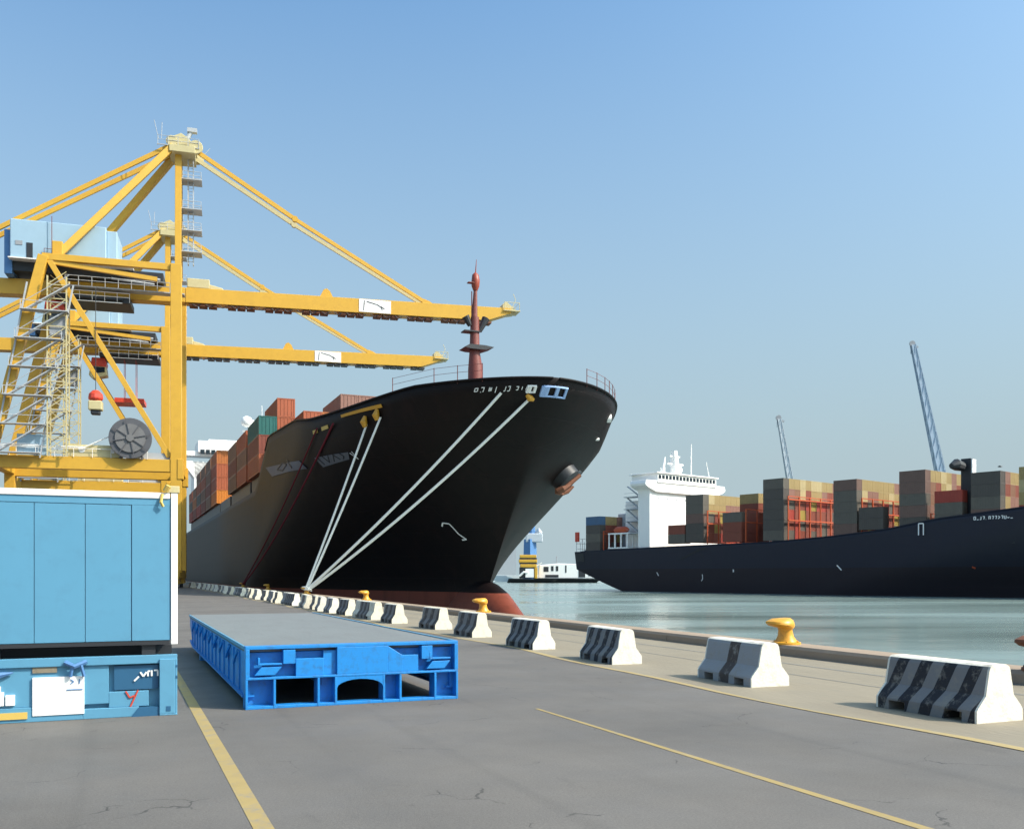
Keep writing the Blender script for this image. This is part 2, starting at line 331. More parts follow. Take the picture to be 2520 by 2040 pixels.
def marks(root,name,m,half,side,strokes,wd,off=.06,step=.5):
    """strokes: polylines of (y,z) laid on the hull skin"""
    mb=MB()
    def P(y,z,o=off): return Vector((side*(half(y,z)+o),y-.0,z))
    for st in strokes:
        for (y0,z0),(y1,z1) in zip(st[:-1],st[1:]):
            d=Vector((y1-y0,z1-z0));L=d.length or .01;nn=Vector((-d.y,d.x))/L*wd/2;k=max(1,int(L/step));vs=[]
            for i in range(k+1):
                a=i/k;y=lerp(y0,y1,a);z=lerp(z0,z1,a)
                vs+= [P(y+nn.x,z+nn.y),P(y-nn.x,z-nn.y)]
            mb.add(vs,[(2*i,2*i+1,2*i+3,2*i+2) for i in range(k)])
    o=mb.build(name,m,root,fix=False); md=o.modifiers.new('weld_bead','SOLIDIFY');md.thickness=.03;md.offset=0
    return o
def patch(root,name,m,half,side,quad,off=.05,n=6):
    mb=MB();vs=[]
    for i in range(n+1):
        for j in range(n+1):
            a=i/n;b=j/n
            y=(1-a)*(1-b)*quad[0][0]+a*(1-b)*quad[1][0]+a*b*quad[2][0]+(1-a)*b*quad[3][0]
            z=(1-a)*(1-b)*quad[0][1]+a*(1-b)*quad[1][1]+a*b*quad[2][1]+(1-a)*b*quad[3][1]
            vs.append(Vector((side*(half(y,z)+off),y,z)))
    k=n+1;mb.add(vs,[(i*k+j,i*k+j+1,(i+1)*k+j+1,(i+1)*k+j) for i in range(n) for j in range(n)])
    o=mb.build(name,m,root,fix=False);md=o.modifiers.new('plate','SOLIDIFY');md.thickness=.05;md.offset=0
    return o
# ---------------------------------------------------------------- near ship (black)
def top1(s):
    if s<122: return 18.3-.75*math.sin(math.pi*clamp((s-78)/24))+1.3*clamp((s-95)/27)
    if s<134: return lerp(19.6,13.7,(s-122)/12)
    return 13.7
def s01(z): return 85.5-15.3*clamp((z-1)/17.2)**1.05 if z>1 else 85.5
def half1q(s,z):
    k=clamp(z/14.9);k=k*k*(3-2*k)*.35+k*.65
    L=lerp(58,30,k);p=lerp(1.55,2.0,k);x=clamp((s-s01(z))/L)
    return 16*(1-(1-x)**p)**lerp(1,.6,k**1.5)
S0=180                                     # root of the ship: amidships on its centreline, on the water
R1=Q(33.5,S0,-3)
ship=empty('container_ship',R1,TH,'black container ship with red bulb moored along the quay, bow towards the viewer','ship')
h1=lambda y,z:half1q(y+S0,z-3)             # local: y aft of root, z above the water
t1=lambda y:top1(y+S0)+3
hull(ship,'hull',M['hull'],h1,lambda z:s01(z-3)-S0,s01(18.3)-S0,335-S0,t1,lambda y:-2.0)
# bulb
mb=MB();rings=[]
for y,k in((76.5,.02),(76.7,.12),(77.1,.22),(77.8,.33),(79,.45),(80.5,.59),(82,.73),(83.5,.86),(85,.95),(86.5,1),(89,1),(93,.97),(98,.9)):
    rings.append([(2.7*k**.75*math.cos(q),y-S0,-.6+5.0*k*math.sin(q)*(1 if math.sin(q)>0 else .6)) for q in [2*math.pi*j/24 for j in range(24)]])
mb.loft(rings);mb.build('bulbous_bow',M['hull'],ship,smooth=True)
# decks
mb=MB()
ys=[72.5+ (122-72.5)*(i/24)**1.6 for i in range(25)]
vs=[];
for y in ys:
    z=top1(y)-1.3;b=max(.05,half1q(y,z)-.14);vs+=[(-b,y-S0,z+3),(b,y-S0,z+3)]
mb.add(vs,[(2*i,2*i+1,2*i+3,2*i+2) for i in range(24)]);mb.box((-15.8,121.6-S0,12.6+3),(15.8,122-S0,18.3+3))
mb.build('forecastle_deck',M['mastred'],ship,fix=False)
mb=MB();mb.box((-15.8,122.4-S0,15.3),(15.8,334-S0,15.6));mb.build('main_deck',M['mastred'],ship)
rail_cap(ship,h1,None,t1,[s01(18.3)-S0+.02+ (125-S0-s01(18.3)+S0)*(i/40)**2 for i in range(41)],.1,M['hull'])
mb=MB()
for a,b in((126,144.5),(146.3,172),(174,191),(192.5,274)): mb.box((-15.2,a-S0,15.6),(15.2,b-S0,19.0))
mb.build('hatch_coaming',M['dark'],ship,bevel=.05)
for side,ss_ in((-1,[73,74.6,76.4,80.5]),(1,[71.5,72.6,74,75.2,76.6,78.4,79.4])):
    mb=MB();pts=[]
    for s in ss_:
        p=Vector((side*(h1(s-S0,t1(s-S0))-.15),s-S0,t1(s-S0)));mb.tube([p-Vector((0,0,.2)),p+Vector((0,0,1.35))],.035,6);pts.append(p)
    for hh in(.75,1.3): mb.tube([p+Vector((0,0,hh)) for p in pts],.018,5)
    mb.build('bow_railing',M['mastred'],ship)
# foremast
mt=MB();fx,fy=-4.1,78.5-S0
def F(px,z): return (fx+px,fy,z)
mt.tube([F(0,19),F(0,23.4),F(-.08,25),F(-.06,28.0)],[.72,.66,.46,.38],14)
mast=mt.build('foremast',M['mastred'],ship,smooth=True)
mb=MB();mb.tube([F(-.1,27.9),F(0,30.5)],[.28,.16],10);mb.tube([F(-.35,24),F(-.35,30.3)],.05,6)
mb.box((fx-.75,fy-.3,31.0),(fx-.1,fy+.2,31.06))
mb.build('topmast',M['mastred'],mast)
mb=MB();mb.tube([F(0,30.4),F(0,30.8),F(.02,31.3),F(0,31.8),F(0,32)],[.2,.36,.38,.3,.1],12);mb.tube([F(0,31.9),F(.1,33.2)],[.06,.02],6);mb.build('mast_lantern',M['darkred'],mast,smooth=True)
mb=MB()
mb.prism([(fx-1.3,25.1),(fx-.8,25.4),(fx+.7,25.4),(fx+1.5,25.3),(fx+.7,25.0),(fx-.7,25.0)],fy-.8,fy+.8)
mb.build('mast_platform',M['dark'],mast)
mb=MB();mb.tube([(fx-.95,fy,28),(fx-.5,fy,27.2)],[.36,.2],10);mb.tube([(fx+1.0,fy,28),(fx+.4,fy,26.8)],[.36,.2],10);mb.box((fx-1.2,fy-.5,26.6),(fx+.3,fy+.5,26.7));mb.build('searchlight',M['dark'],mast)
# anchor in its pocket on the sunlit bow
def HP(side,s,z,off=0): return Vector((side*(half1q(s,z)+off),s-S0,z+3))
c=HP(1,81.2,11.5,.1);e1=(HP(1,82.4,11.5)-HP(1,80,11.5)).normalized();e2=(HP(1,81.2,12.7)-HP(1,81.2,10.3)).normalized();nn=e1.cross(e2).normalized()
if nn.x<0: nn=-nn
mb=MB();mb.tube([c-nn*.6,c+nn*.75,c+nn*.9],[1.5,1.35,1.05],20);pk=mb.build('anchor_pocket',M['dark'],ship,smooth=True)
mb=MB();q=c+nn*1.0
mb.tube([q+e2*1.3,q-e2*1.4],[.2,.28],10);mb.bar(q-e2*1.45-e1*.9,q-e2*1.45+e1*.9,.5,.55)
for k in(-1,1): mb.tube([q-e2*1.5+e1*.65*k,q-e2*.9+e1*.95*k+nn*.2,q-e2*.1+e1*.75*k+nn*.3],[.34,.3,.1],8)
mb.build('anchor',M['rust'],pk,smooth=True)
mb=MB()
for s,z,r in((78.8,16.9,.42),(79.3,14.9,.14)):
    p=HP(1,s,z);mb.tube([p-Vector((.3,0,0)),p+Vector((.1,-.08,0))],r,14)
mb.build('hawse_hole',M['sign'],ship,smooth=True)
patch(ship,'hull_panel',M['plate'],h1,1,[(84.2-S0,14.0),(86.0-S0,14.3),(86.4-S0,15.6),(84.4-S0,15.5)])
# faded lettering panels and small marks on the quay side of the bow
patch(ship,'name_panel',M['plate'],h1,-1,[(118.2-S0,17.1),(99.0-S0,16.1),(100.6-S0,17.1),(123.8-S0,18.8)],off=.08)
marks(ship,'name_lettering',M['ink'],h1,-1,[[(114-S0,17.5),(110-S0,17.9),(107-S0,17.4),(110-S0,17.0),(114-S0,17.5)],[(107-S0,17.9),(104-S0,16.7)]],.16,off=.14)
patch(ship,'name_panel',M['plate'],h1,-1,[(95.2-S0,15.9),(90.0-S0,16.2),(89.4-S0,16.8),(96-S0,16.9)],off=.08)
for st in ([(95.2-S0,16.8),(94.6-S0,16.1)],[(94.2-S0,16.9),(93.4-S0,16.2),(93-S0,16.8)],[(92.5-S0,16.2),(92-S0,16.8),(91.3-S0,16.3)],[(90.8-S0,16.8),(90.4-S0,16.5),(90.8-S0,16.3)]): marks(ship,'name_letter',M['ink'],h1,-1,[st],.1,off=.14)
marks(ship,'hull_mark',M['sign'],h1,-1,[[(89.3-S0,16.7),(88.8-S0,16.1),(88.9-S0,16.8)]],.06)
marks(ship,'hull_mark',M['sign'],h1,-1,[[(86.0-S0,9.9),(86.6-S0,10.0),(87.0-S0,9.7)],[(86.0-S0,9.9),(85.9-S0,8.9),(85.5-S0,8.4),(86.0-S0,8.35)]],.11)
def bowy(x,z):                              # where the skin stands at a given distance from the centreline
    a=s01(z-3)-S0;b=a+25
    for _ in range(30):
        c_=(a+b)/2
        if h1(c_,z)<abs(x): a=c_
        else: b=c_
    return a
def BP(x,z,off=.06): return Vector((x*(1+.01*off),bowy(x,z)-off,z))
def bowmarks(name,m,strokes,wd):
    mb=MB()
    for st in strokes:
        for (x0,z0),(x1,z1) in zip(st[:-1],st[1:]):
            d=Vector((x1-x0,z1-z0));L=d.length;nn=Vector((-d.y,d.x))/L*wd/2;k=max(1,int(L/.12));vs=[]
            for i in range(k+1):
                a=i/k;x=lerp(x0,x1,a);z=lerp(z0,z1,a);vs+=[BP(x+nn.x,z+nn.y),BP(x-nn.x,z-nn.y)]
            mb.add(vs,[(2*i,2*i+1,2*i+3,2*i+2) for i in range(k)])
    o=mb.build(name,m,ship,fix=False);md=o.modifiers.new('weld_bead','SOLIDIFY');md.thickness=.03;md.offset=0;return o
glyph=[]
def G(px,strokes,w_=.3,hh=.38):
    x0=-5.8+(px-1174)*.03
    for st in strokes: glyph.append([(x0+a*w_*.85,20.33+b*hh*.85) for a,b in st])
G(1170,[[(0,.2),(0,.9),(.8,.9),(.8,.2),(0,.2)]]);G(1184,[[(0,1),(.8,1),(.7,0)],[(0,0),(.2,0)]])
G(1203,[[(0,.1),(0,.9)],[(.3,.1),(.3,.9)],[(.6,.1),(.6,.9)]]);G(1219,[[(0,-.3),(0,1)]])
G(1238,[[(.4,1),(.4,0),(0,0)]]);G(1247,[[(0,1),(.6,1),(.6,0),(0,0)]]);G(1267,[[(0,.9),(.7,.9),(.6,.2),(.1,.2)]]);G(1282,[[(0,.2),(0,.9)]]);G(1291,[[(0,.3),(1.1,.3)],[(0.1,.6),(1.1,.6)]],.3)
bowmarks('bow_name',M['sign'],glyph,.06)
# fairleads
def fair(side,s,z,m,nm,L=1.2,hh=.55):
    p=HP(side,s,z,.05);q=HP(side,s+L,z,.05);d=(q-p).normalized();mb=MB()
    u=Vector((0,0,1))
    for a,b in((0,0),):
        mb.bar(p+u*hh/2,q+u*hh/2,.28,.12);mb.bar(p-u*hh/2,q-u*hh/2,.28,.12)
        for k in range(4): mb.bar(p.lerp(q,k/3)-u*hh/2,p.lerp(q,k/3)+u*hh/2,.12,.28)
    return mb.build(nm,m,ship)
def bowbar(name,m,x0,x1,z0,z1,post):
    mb=MB();n=8;P=lambda x,z:BP(x,z,.1)
    for z in(z0,z1):
        for i in range(n): mb.bar(P(lerp(x0,x1,i/n),z),P(lerp(x0,x1,(i+1)/n),z),.2,.13)
    for i in post: mb.bar(P(lerp(x0,x1,i),z0),P(lerp(x0,x1,i),z1),.2,.2)
    return mb.build(name,m,ship)
bowbar('fairlead',M['bluewhite'],-.95,1.35,19.95,20.65,(0,.04,.08,.12,.16,.2,.55,.6,.96))
bowbar('fairlead',M['sign'],-2.2,-1.5,20.2,20.65,(.1,.35,.9))
mb=MB();q=BP(-1.75,19.75,.2);mb.tube([q+Vector((-.3,0,.3)),q,q+Vector((.35,0,-.1))],[.15,.3,.15],10);mb.build('rope_guide',M['bollard'],ship,smooth=True)
for s,z in((84.6,16.0),(82.8,16.4)):
    p=HP(-1,s,z,.15);mb=MB();mb.tube([p+Vector((-.1,0,.55)),p+Vector((-.25,0,0)),p+Vector((-.1,0,-.45))],[.16,.34,.2],10);mb.build('rope_guide',M['bollard'],ship,smooth=True)
patch(ship,'rubbing_bar',M['bollard'],h1,-1,[(82-S0,20.0),(88-S0,19.85),(88-S0,20.1),(82-S0,20.3)],off=.12)
marks(ship,'hull_mark',M['brass'],h1,-1,[[(91-S0,19.4),(92.5-S0,19.35)],[(93.5-S0,19.3),(94.8-S0,19.3)]],.35)
# superstructure
sup=empty('deckhouse',(0,0,0),0,None,None);sup.parent=ship
def sb(*bx): 
    mb=MB()
    for a in bx: mb.box((a[0]-33.5,a[2]-S0+24,a[4]+4.5),(a[1]-33.5,a[3]-S0+24,a[5]+4.5))
    return mb
S1=S0-24                                    # the house stands well aft
sb((20,47,263,276,13.7,33.4)).build('tower',M['shipwhite'],sup,bevel=.1)
mb=sb((17.6,49.4,262.2,268,35.0,36.3),(21,46,261.5,274,36.0,39.4),(24,43,262.5,273,39.4,40));
mb.prism([(-15.9,38.0),(-15.9,36.4),(-13.4,33.0),(-9,31),(9,31),(13.4,33.0),(15.9,36.4),(15.9,38.0)],263-S1,268-S1);mb.build('bridge',M['shipwhite'],sup,bevel=.1)
mb=MB()
for i in range(16): mb.box((-11.8+i*1.5,261.35-S1,40.0),(-10.7+i*1.5,261.45-S1,41.3))
mb.build('bridge_window',M['glass'],sup)
mb=MB()
for k in range(6):
    for i in range(10): mb.box((-12+i*2.5,262.85-S1,19+k*2.9),(-11.2+i*2.5,262.95-S1,20.2+k*2.9))
mb.build('cabin_window',M['glass'],sup)
mb=MB();mb.tube([(3.6,266-S1,43),(3.6,266-S1,51.5)],.22,8);mb.bar((.5,266-S1,48),(6,266-S1,48),.3,.5);mb.tube([(6.2,266-S1,43),(6.2,266-S1,56)],.1,6);mb.box((1,264-S1,43),(6.5,269-S1,46));mb.build('radar_mast',M['shipwhite'],sup)
mb=MB();mb.tube([(1.5,264-S1,z) for z in(49,49.3,50,51,51.8,52.2)],[.6,1.3,1.7,1.7,1.2,.3],14);mb.build('radome',M['shipwhite'],sup,smooth=True)
sup.name='deckhouse'
# ---------------------------------------------------------------- shipping containers (shared meshes)
def cont_mesh(L,name):
    mb=MB();W=2.44;H=2.59
    mb.box((-W/2+.04,-L/2+.04,.05),(W/2-.04,L/2-.04,H-.05))
    for sx in(-1,1):
        for sy in(-1,1):
            x=sx*(W/2-.09);y=sy*(L/2-.09);mb.box((x-.09,y-.09,0),(x+.09,y+.09,H))
    for sy in(-1,1):
        for z in(.0,H-.14): mb.box((-W/2+.18,sy*(L/2-.05)-.045,z+.004),(W/2-.18,sy*(L/2-.05)+.045,z+.136))
        for k in range(4): mb.tube([(-.75+k*.5,sy*(L/2-.02),.15),(-.75+k*.5,sy*(L/2-.02),H-.15)],.03,5)
    for sx in(-1,1):
        for z in(.0,H-.14): mb.box((sx*(W/2-.05)-.045,-L/2+.18,z+.004),(sx*(W/2-.05)+.045,L/2-.18,z+.136))
        n=int(L/.56)
        for k in range(n):
            y=-L/2+.3+k*(L-.6)/n; mb.box((sx*(W/2-.03)-.02,y,.14),(sx*(W/2-.03)+.02,y+.26,H-.14))
    me=mb.build(name,M['white']);d=me.data;bpy.data.objects.remove(me);return d
ME={12:cont_mesh(12.19,'long_container'),6:cont_mesh(6.06,'short_container')}
CM={}
def cmat(n,c): 
    CM[n]=mat(n.replace(' ','_')+'_container_paint',c,.55,var=.09,dirt=(c[0]*.4+.02,c[1]*.4+.015,c[2]*.4+.01),damt=.45,dscale=.5)
for n,c in ((n_,tuple(v*.72 for v in c_)) for n_,c_ in (('tan',(.5,.36,.15)),('pale sand',(.66,.52,.27)),('cream',(.66,.6,.44)),('ochre yellow',(.52,.38,.08)),('brick red',(.34,.09,.055)),('dusty brown',(.34,.17,.1)),('rose brown',(.37,.19,.14)),
            ('dark grey',(.18,.155,.125)),('charcoal',(.125,.105,.09)),('plum brown',(.24,.14,.11)),('blue',(.09,.19,.34)),('olive green',(.28,.34,.1)),('bright red',(.5,.07,.045)),
            ('teal green',(.025,.17,.15)),('orange',(.62,.2,.05)),('bright orange',(.8,.26,.03)),('rust red',(.52,.135,.055)),('maroon',(.33,.085,.05)),('white',(.8,.8,.78)),('lime yellow',(.48,.5,.13)))): cmat(n,c)
def container(loc,rz,L,colr,label,group):
    me=ME[L];o=bpy.data.objects.new('shipping_container',me);COL.objects.link(o);o.location=loc;o.rotation_euler=(0,0,rz)
    o.material_slots[0].link='OBJECT';o.material_slots[0].material=CM[colr]
    return tag(o,label,'container',group)
ORD=['lowest','second','third','fourth','fifth','sixth','seventh']
CO=['outermost','second','third','fourth','fifth','sixth','seventh','eighth','ninth','tenth','eleventh','twelfth','thirteenth']
def tiern(k,n): return 'top' if k==n-1 else ('bottom' if k==0 else ORD[k])
# bays on the black ship: (s front, [(t, tiers)], colours, where)
bays1=[(132.2,[(18.9,['rust red','maroon','teal green']),(21.4,['maroon','rust red','rust red','rust red'])],'front bay by forecastle'),
 (126.0,[(23.9,['maroon','rust red','rust red']),(26.4,['rust red','rust red','orange']),(28.9,['maroon','rust red','rust red','rose brown']),(31.4,['rust red','maroon','rust red','rose brown']),(33.9,['maroon','rust red','rust red','rose brown']),(36.4,['maroon','maroon','rust red','rose brown'])],'block just behind the black bow'),
 (146.6,[(18.9,['rust red','dusty brown','rust red']),(21.4,['dusty brown','maroon','orange'])],'second bay behind the bow'),
 (159.9,[(18.9,['dusty brown','maroon','dusty brown']),(21.4,['maroon','rust red','rust red'])],'third bay behind the bow'),
 (192.8,[(18.9,['bright orange','rust red','rust red','orange']),(21.4,['orange','maroon','rust red','orange']),(23.9,['maroon','rust red','orange','orange'])],'bay with orange fronts'),
 (206.5,[(18.9,['dusty brown','maroon','dusty brown','dusty brown']),(21.4,['maroon','rust red','maroon','dusty brown'])],'first bay behind the orange fronts'),
 (220.0,[(18.9,['maroon','dusty brown','rust red','dusty brown'])],'second bay behind the orange fronts'),
 (233.5,[(18.9,['bright red','dark grey','rust red','dusty brown'])],'third bay behind the orange fronts'),
 (247.0,[(18.9,['maroon','orange','dusty brown'])],'fourth bay behind the orange fronts'),
 (260.5,[(18.9,['bright red','dark grey','rust red'])],'bay nearest the white bridge')]
for s,cols,where in bays1:
    for ci,(t,cl) in enumerate(cols):
        for k,c in enumerate(cl):
            container(Q(t,s+6.1,16.05+k*2.62),TH,12,c,'%s container, %s tier, %s column, %s, black ship'%(c,tiern(k,len(cl)),'first' if ci==0 else CO[ci],where),'containers on the black ship')
# ---------------------------------------------------------------- mooring lines
bs=[(15.45,s) for s in(19.0,40.2,62.4,84.3,108,131)]
def W1(side,s,z,off=.2):
    p=HP(side,s,z,off);v=Matrix.Rotation(TH,3,'Z')@Vector((p.x,p.y,0));return Vector((R1.x+v.x,R1.y+v.y,p.z-3))
def rope(a,b,r,m,label,sag=.4,name='mooring_rope'):
    mb=MB(b);n=14
    mb.tube([a.lerp(b,i/n)-Vector((0,0,sag*4*(i/n)*(1-i/n))) for i in range(n+1)],r,8)
    e=b+Vector((0,0,.0));mb.tube([e+Vector((.3*math.cos(k),.3*math.sin(k),.02*k)) for k in [i*.6 for i in range(20)]],r*.7,6)
    o=mb.build(name,m,smooth=True);o.location=b;return tag(o,label,'rope','mooring ropes from the black bow')
bp=Q(15.45,84.3,.62)
WB=lambda x,z:Vector((R1.x+CT*BP(x,z).x-ST*BP(x,z).y,R1.y+ST*BP(x,z).x+CT*BP(x,z).y,z-3))
rope(WB(-4.0,20.2),bp,.125,M['rope'],'white mooring rope from the name on the bow, upper of the two long ropes',.5)
rope(WB(-1.75,19.7),bp+Vector((.1,0,-.06)),.125,M['rope'],'white mooring rope from the yellow fairlead nearest the bow tip, lower long rope',.6)
rope(W1(-1,84.6,15.8),bp+Vector((-.1,0,.03)),.1,M['rope'],'white mooring rope from the left yellow rope guide, steepest and leftmost white one',.2)
rope(W1(-1,82.6,16.2),bp+Vector((0,.05,-.03)),.1,M['rope'],'white mooring rope from the right yellow rope guide, second from left',.2)
bp2=Q(15.45,131,.62)
rope(W1(-1,89.6,16.5),bp2,.1,M['redrope'],'dark red mooring rope slack against the black hull, right of the pair',1.2)
rope(W1(-1,93.2,16.5),bp2+Vector((-.1,0,0)),.08,M['redrope'],'thin dark red mooring rope crossing the grey panel, left of the pair',.8)
# ---------------------------------------------------------------- bollards
def ringp(cx,cy,cz,rx,ry,n=20,tilt=0): return [(cx+rx*math.cos(a)*math.cos(tilt),cy+ry*math.sin(a),cz+rx*math.cos(a)*math.sin(tilt)) for a in [2*math.pi*k/n for k in range(n)]]
def bollard(t,s,m,label,sc_=1):
    root=empty('mooring_bollard',Q(t,s,.25),TH-.1,label,'bollard','bollards along the quay edge')
    mb=MB();mb.loft([ringp(0,0,0,.36,.36),ringp(0,0,.05,.36,.36),ringp(0,0,.07,.27,.28),ringp(-.01,0,.2,.19,.21),ringp(-.02,0,.34,.165,.19),ringp(-.03,0,.44,.19,.21)])
    mb.build('post',m,root,smooth=True)
    mb=MB();mb.loft([ringp(-.06,0,.39,.15,.2,tilt=-.15),ringp(-.14,0,.43,.31,.29,tilt=-.12),ringp(-.17,0,.49,.37,.33,tilt=-.1),ringp(-.17,0,.55,.36,.32,tilt=-.08),ringp(-.1,0,.62,.27,.25,tilt=-.1),ringp(-.04,0,.655,.14,.14),ringp(-.03,0,.665,.03,.03)])
    mb.build('head',m,root,smooth=True)
    mb=MB()
    for k in range(6): a=k*math.pi/3;mb.tube([(.31*math.cos(a),.31*math.sin(a),.04),(.31*math.cos(a),.31*math.sin(a),.085)],.028,6)
    mb.build('bolt',m,root)
    return root
bl=['yellow bollard alone on the curb right of the plain pale barrier','yellow bollard in front of the red bulb','yellow bollard under the black hull above the long dark barrier','yellow bollard holding the white mooring ropes','small yellow bollard just left of the rope bollard','farthest yellow bollard, where the dark red ropes end']
for (t,s),l in zip(bs,bl): bollard(t,s,M['bollard'],l)
bollard(15.45,11.9,M['rust'],'rusty brown bollard cut by the right edge of the photo')
# ---------------------------------------------------------------- concrete barriers
def barrier_mesh(L,mt_,nm):
    mb=MB();full=[(-.33,0),(-.33,.16),(-.31,.2),(-.2,.36),(-.15,.7),(-.13,.75),(-.09,.775),(.09,.775),(.13,.75),(.15,.7),(.2,.36),(.31,.2),(.33,.16),(.33,0)]
    rais=[(-.33,.13)]+full[1:-1]+[(.33,.13)]
    h=L/2;a=.28*L;w_=.15
    for y0,y1,pf in((-h,-a-w_,full),(-a+w_,a-w_,full),(a+w_,h,full),(-a-w_,-a+w_,rais),(a-w_,a+w_,rais)):
        n=len(pf);vs=[(p[0],y0,p[1]) for p in pf]+[(p[0],y1,p[1]) for p in pf]
        fs=[(i,i+n,(i+1)%n+n,(i+1)%n) for i in range(n)]
        if pf is full: fs+=[tuple(range(n)),tuple(reversed(range(n,2*n)))]
        mb.add(vs,fs)
    o=mb.build(nm,mt_);d=o.data;bpy.data.objects.remove(o);return d
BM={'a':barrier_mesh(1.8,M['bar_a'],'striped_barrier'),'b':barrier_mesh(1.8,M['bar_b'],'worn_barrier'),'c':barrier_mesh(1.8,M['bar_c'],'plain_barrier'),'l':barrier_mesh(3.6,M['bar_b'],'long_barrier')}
def barrier(t,s,k,label,yaw=0,sx=1):
    root=bpy.data.objects.new('concrete_barrier',BM[k]);COL.objects.link(root);root.location=Q(t,s,.005);root.rotation_euler=(0,0,TH+yaw);root.scale=(sx,1,1)
    tag(root,label,'barrier','concrete barriers along the quay');return root
BA=[(10.98,10.0,'a','nearest and largest barrier, black and white stripes, white end at right edge',.0,1.3),
 (10.72,14.45,'c','plain pale barrier with a dark band, between the striped ones, second from right',-.05,1.2),
 (10.45,19.05,'a','black striped barrier with a broad cream end, third from right',-.06,1.1),
 (10.4,23.5,'a','narrow black striped barrier, fourth from right, just right of the red bulb',.02),
 (10.6,28.6,'b','grey sided barrier with bright cream end below the bollard at the bulb',0),
 (10.8,33.1,'b','short barrier with rounded cream end, sixth from right',.04),
 (10.5,37.7,'b','cream ended barrier at the right end of the long dark row, seventh from right',0),
 (10.5,42.0,'l','long dark barrier directly below the third yellow bollard',0)]
NW='first second third fourth fifth sixth seventh eighth ninth tenth eleventh twelfth thirteenth fourteenth fifteenth sixteenth seventeenth eighteenth nineteenth twentieth twenty-first twenty-second twenty-third twenty-fourth twenty-fifth twenty-sixth twenty-seventh twenty-eighth twenty-ninth thirtieth'.split()
s=46.2
for i in range(28):
    k='bccblacbcc'[i%10] if i<20 else 'bc'[i%2]
    BA.append((10.5+.22*rnd.uniform(-1,1),s+rnd.uniform(-.3,.3),k,'%s barrier of the far row, %s beyond the long dark one'%({'a':'small black striped','b':'small worn grey and white','c':'small plain pale','l':'long worn'}[k],NW[i]),rnd.uniform(-.12,.12)))
    s+={'l':4.3}.get(k,2.7)+ (0 if i<14 else (i-13)*.35)
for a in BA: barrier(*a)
# ---------------------------------------------------------------- flatrack platform (bright blue)
fl=empty('flatrack_platform',Q(3.37,14.23,0),TH,'bright blue steel cargo platform with grey top standing on the asphalt','cargo platform')
W=1.66;H=.93;BZ=.44
mb=MB();mb.box((-W+.02,.16,H-.09),(W-.02,12.2,H-.012));mb.build('deck',M['deckgrey'],fl)
mb=MB();mb.bar((W-.015,.1,H-.03),(W-.015,12.2,H-.03),.05,.07);mb.bar((-W+.015,.1,H-.03),(-W+.015,12.2,H-.03),.03,.05);mb.build('edge_rail',M['lblue'],fl)
for sx in(-1,1):
    x=sx*(W-.06);mb=MB()
    mb.prism([(.16,.2),(.16,H-.1),(12.2,H-.1),(12.2,.62),(11.4,.3),(10.6,.2)],x-.03,x+.03,'x')
    mb.prism([(.16,.17),(.16,.2),(10.6,.2),(11.4,.3),(11.4,.27),(10.6,.17)],x-.09,x+.09,'x')
    for k in range(14): mb.box((x+sx*.03,.9+k*.78,.21),(x+sx*.055,.96+k*.78,H-.12))
    sd_=mb.build('side_beam',M['blue'],fl)
    for k in range(9): yy=1.1+k*1.15;mb=MB();mb.tube([(x+sx*.04,yy,H-.12),(x+sx*.09,yy+.05,H-.25),(x+sx*.09,yy+.16,H-.34),(x+sx*.04,yy+.3,H-.2)],.025,5);mb.build('lashing_hook',M['blue'],sd_)
# front frame
mb=MB();DP=.17                                # deep C-profile: back plate behind flanges
mb.box((-W,DP,BZ),(W,DP+.05,H-.1))
mb.box((-W,0,H-.045),(W,DP,H+.004));mb.box((-W,-.006,BZ-.004),(W,DP,BZ+.03))
mb.box((-W,-.005,BZ+.03),(-W+.06,DP,H-.045));mb.box((W-.06,-.005,BZ+.03),(W,DP,H-.045))
mb.box((-.3,-.003,BZ+.03),(.5,DP,H-.045));mb.prism([(.5,BZ+.03),(.5,H-.045),(.74,H-.2),(.74,BZ+.03)],.004,DP)
mb.box((.74,.02,BZ+.03),(1.0,DP,H-.2))
mb.box((-.92,.02,BZ+.03),(-.5,DP,H-.2));mb.box((-.5,.06,BZ+.03),(-.3,DP,H-.09))
up=mb.build('front_beam',M['blue'],fl,bevel=.006)
for xc in(-1.33,1.33):
    mb=MB();mb.prism([(xc-.2,BZ+.06),(xc-.1,BZ+.18),(xc+.2,BZ+.18),(xc+.1,BZ+.06)],.0,.1);mb.box((xc-.15,-.01,BZ+.21),(xc+.2,.12,BZ+.235));mb.box((xc-.15,-.005,BZ+.235),(xc-.12,.12,BZ+.32));mb.box((xc-.05,.1,BZ+.03),(xc+.05,DP,BZ+.21))
    mb.build('lashing_bracket',M['blue'],up,bevel=.005)
for xc in(-1.02,1.14): mb=MB();mb.box((xc-.09,.0,H-.27),(xc+.09,DP,H-.06));mb.build('hinge_plate',M['blue'],up,bevel=.005)
DL=.22
for a,b,x0,x1 in((-W,-W+.44,-W+.24,-W+.4),(-.6,-.3,-.46,-.34),(.42,.72,.46,.58),(W-.4,W,W-.36,W-.15)):
    mb=MB();mb.box((a,DL,.0),(b,DL+.06,BZ-.006));mb.box((a,-.005,.0),(a+.035,DL,BZ-.006));mb.box((b-.035,-.005,0),(b,DL,BZ-.006))
    mb.build('leg',M['blue'],fl,bevel=.005)
mb=MB()                                      # arch over the middle opening
arc=[(-.3,BZ-.004),(-.3,.22)]+[(.06+.36*math.cos(a)*1.0,.26+.13*math.sin(a)) for a in [math.pi-k*math.pi/10 for k in range(11)]]+[(.42,.22),(.42,BZ-.004)]
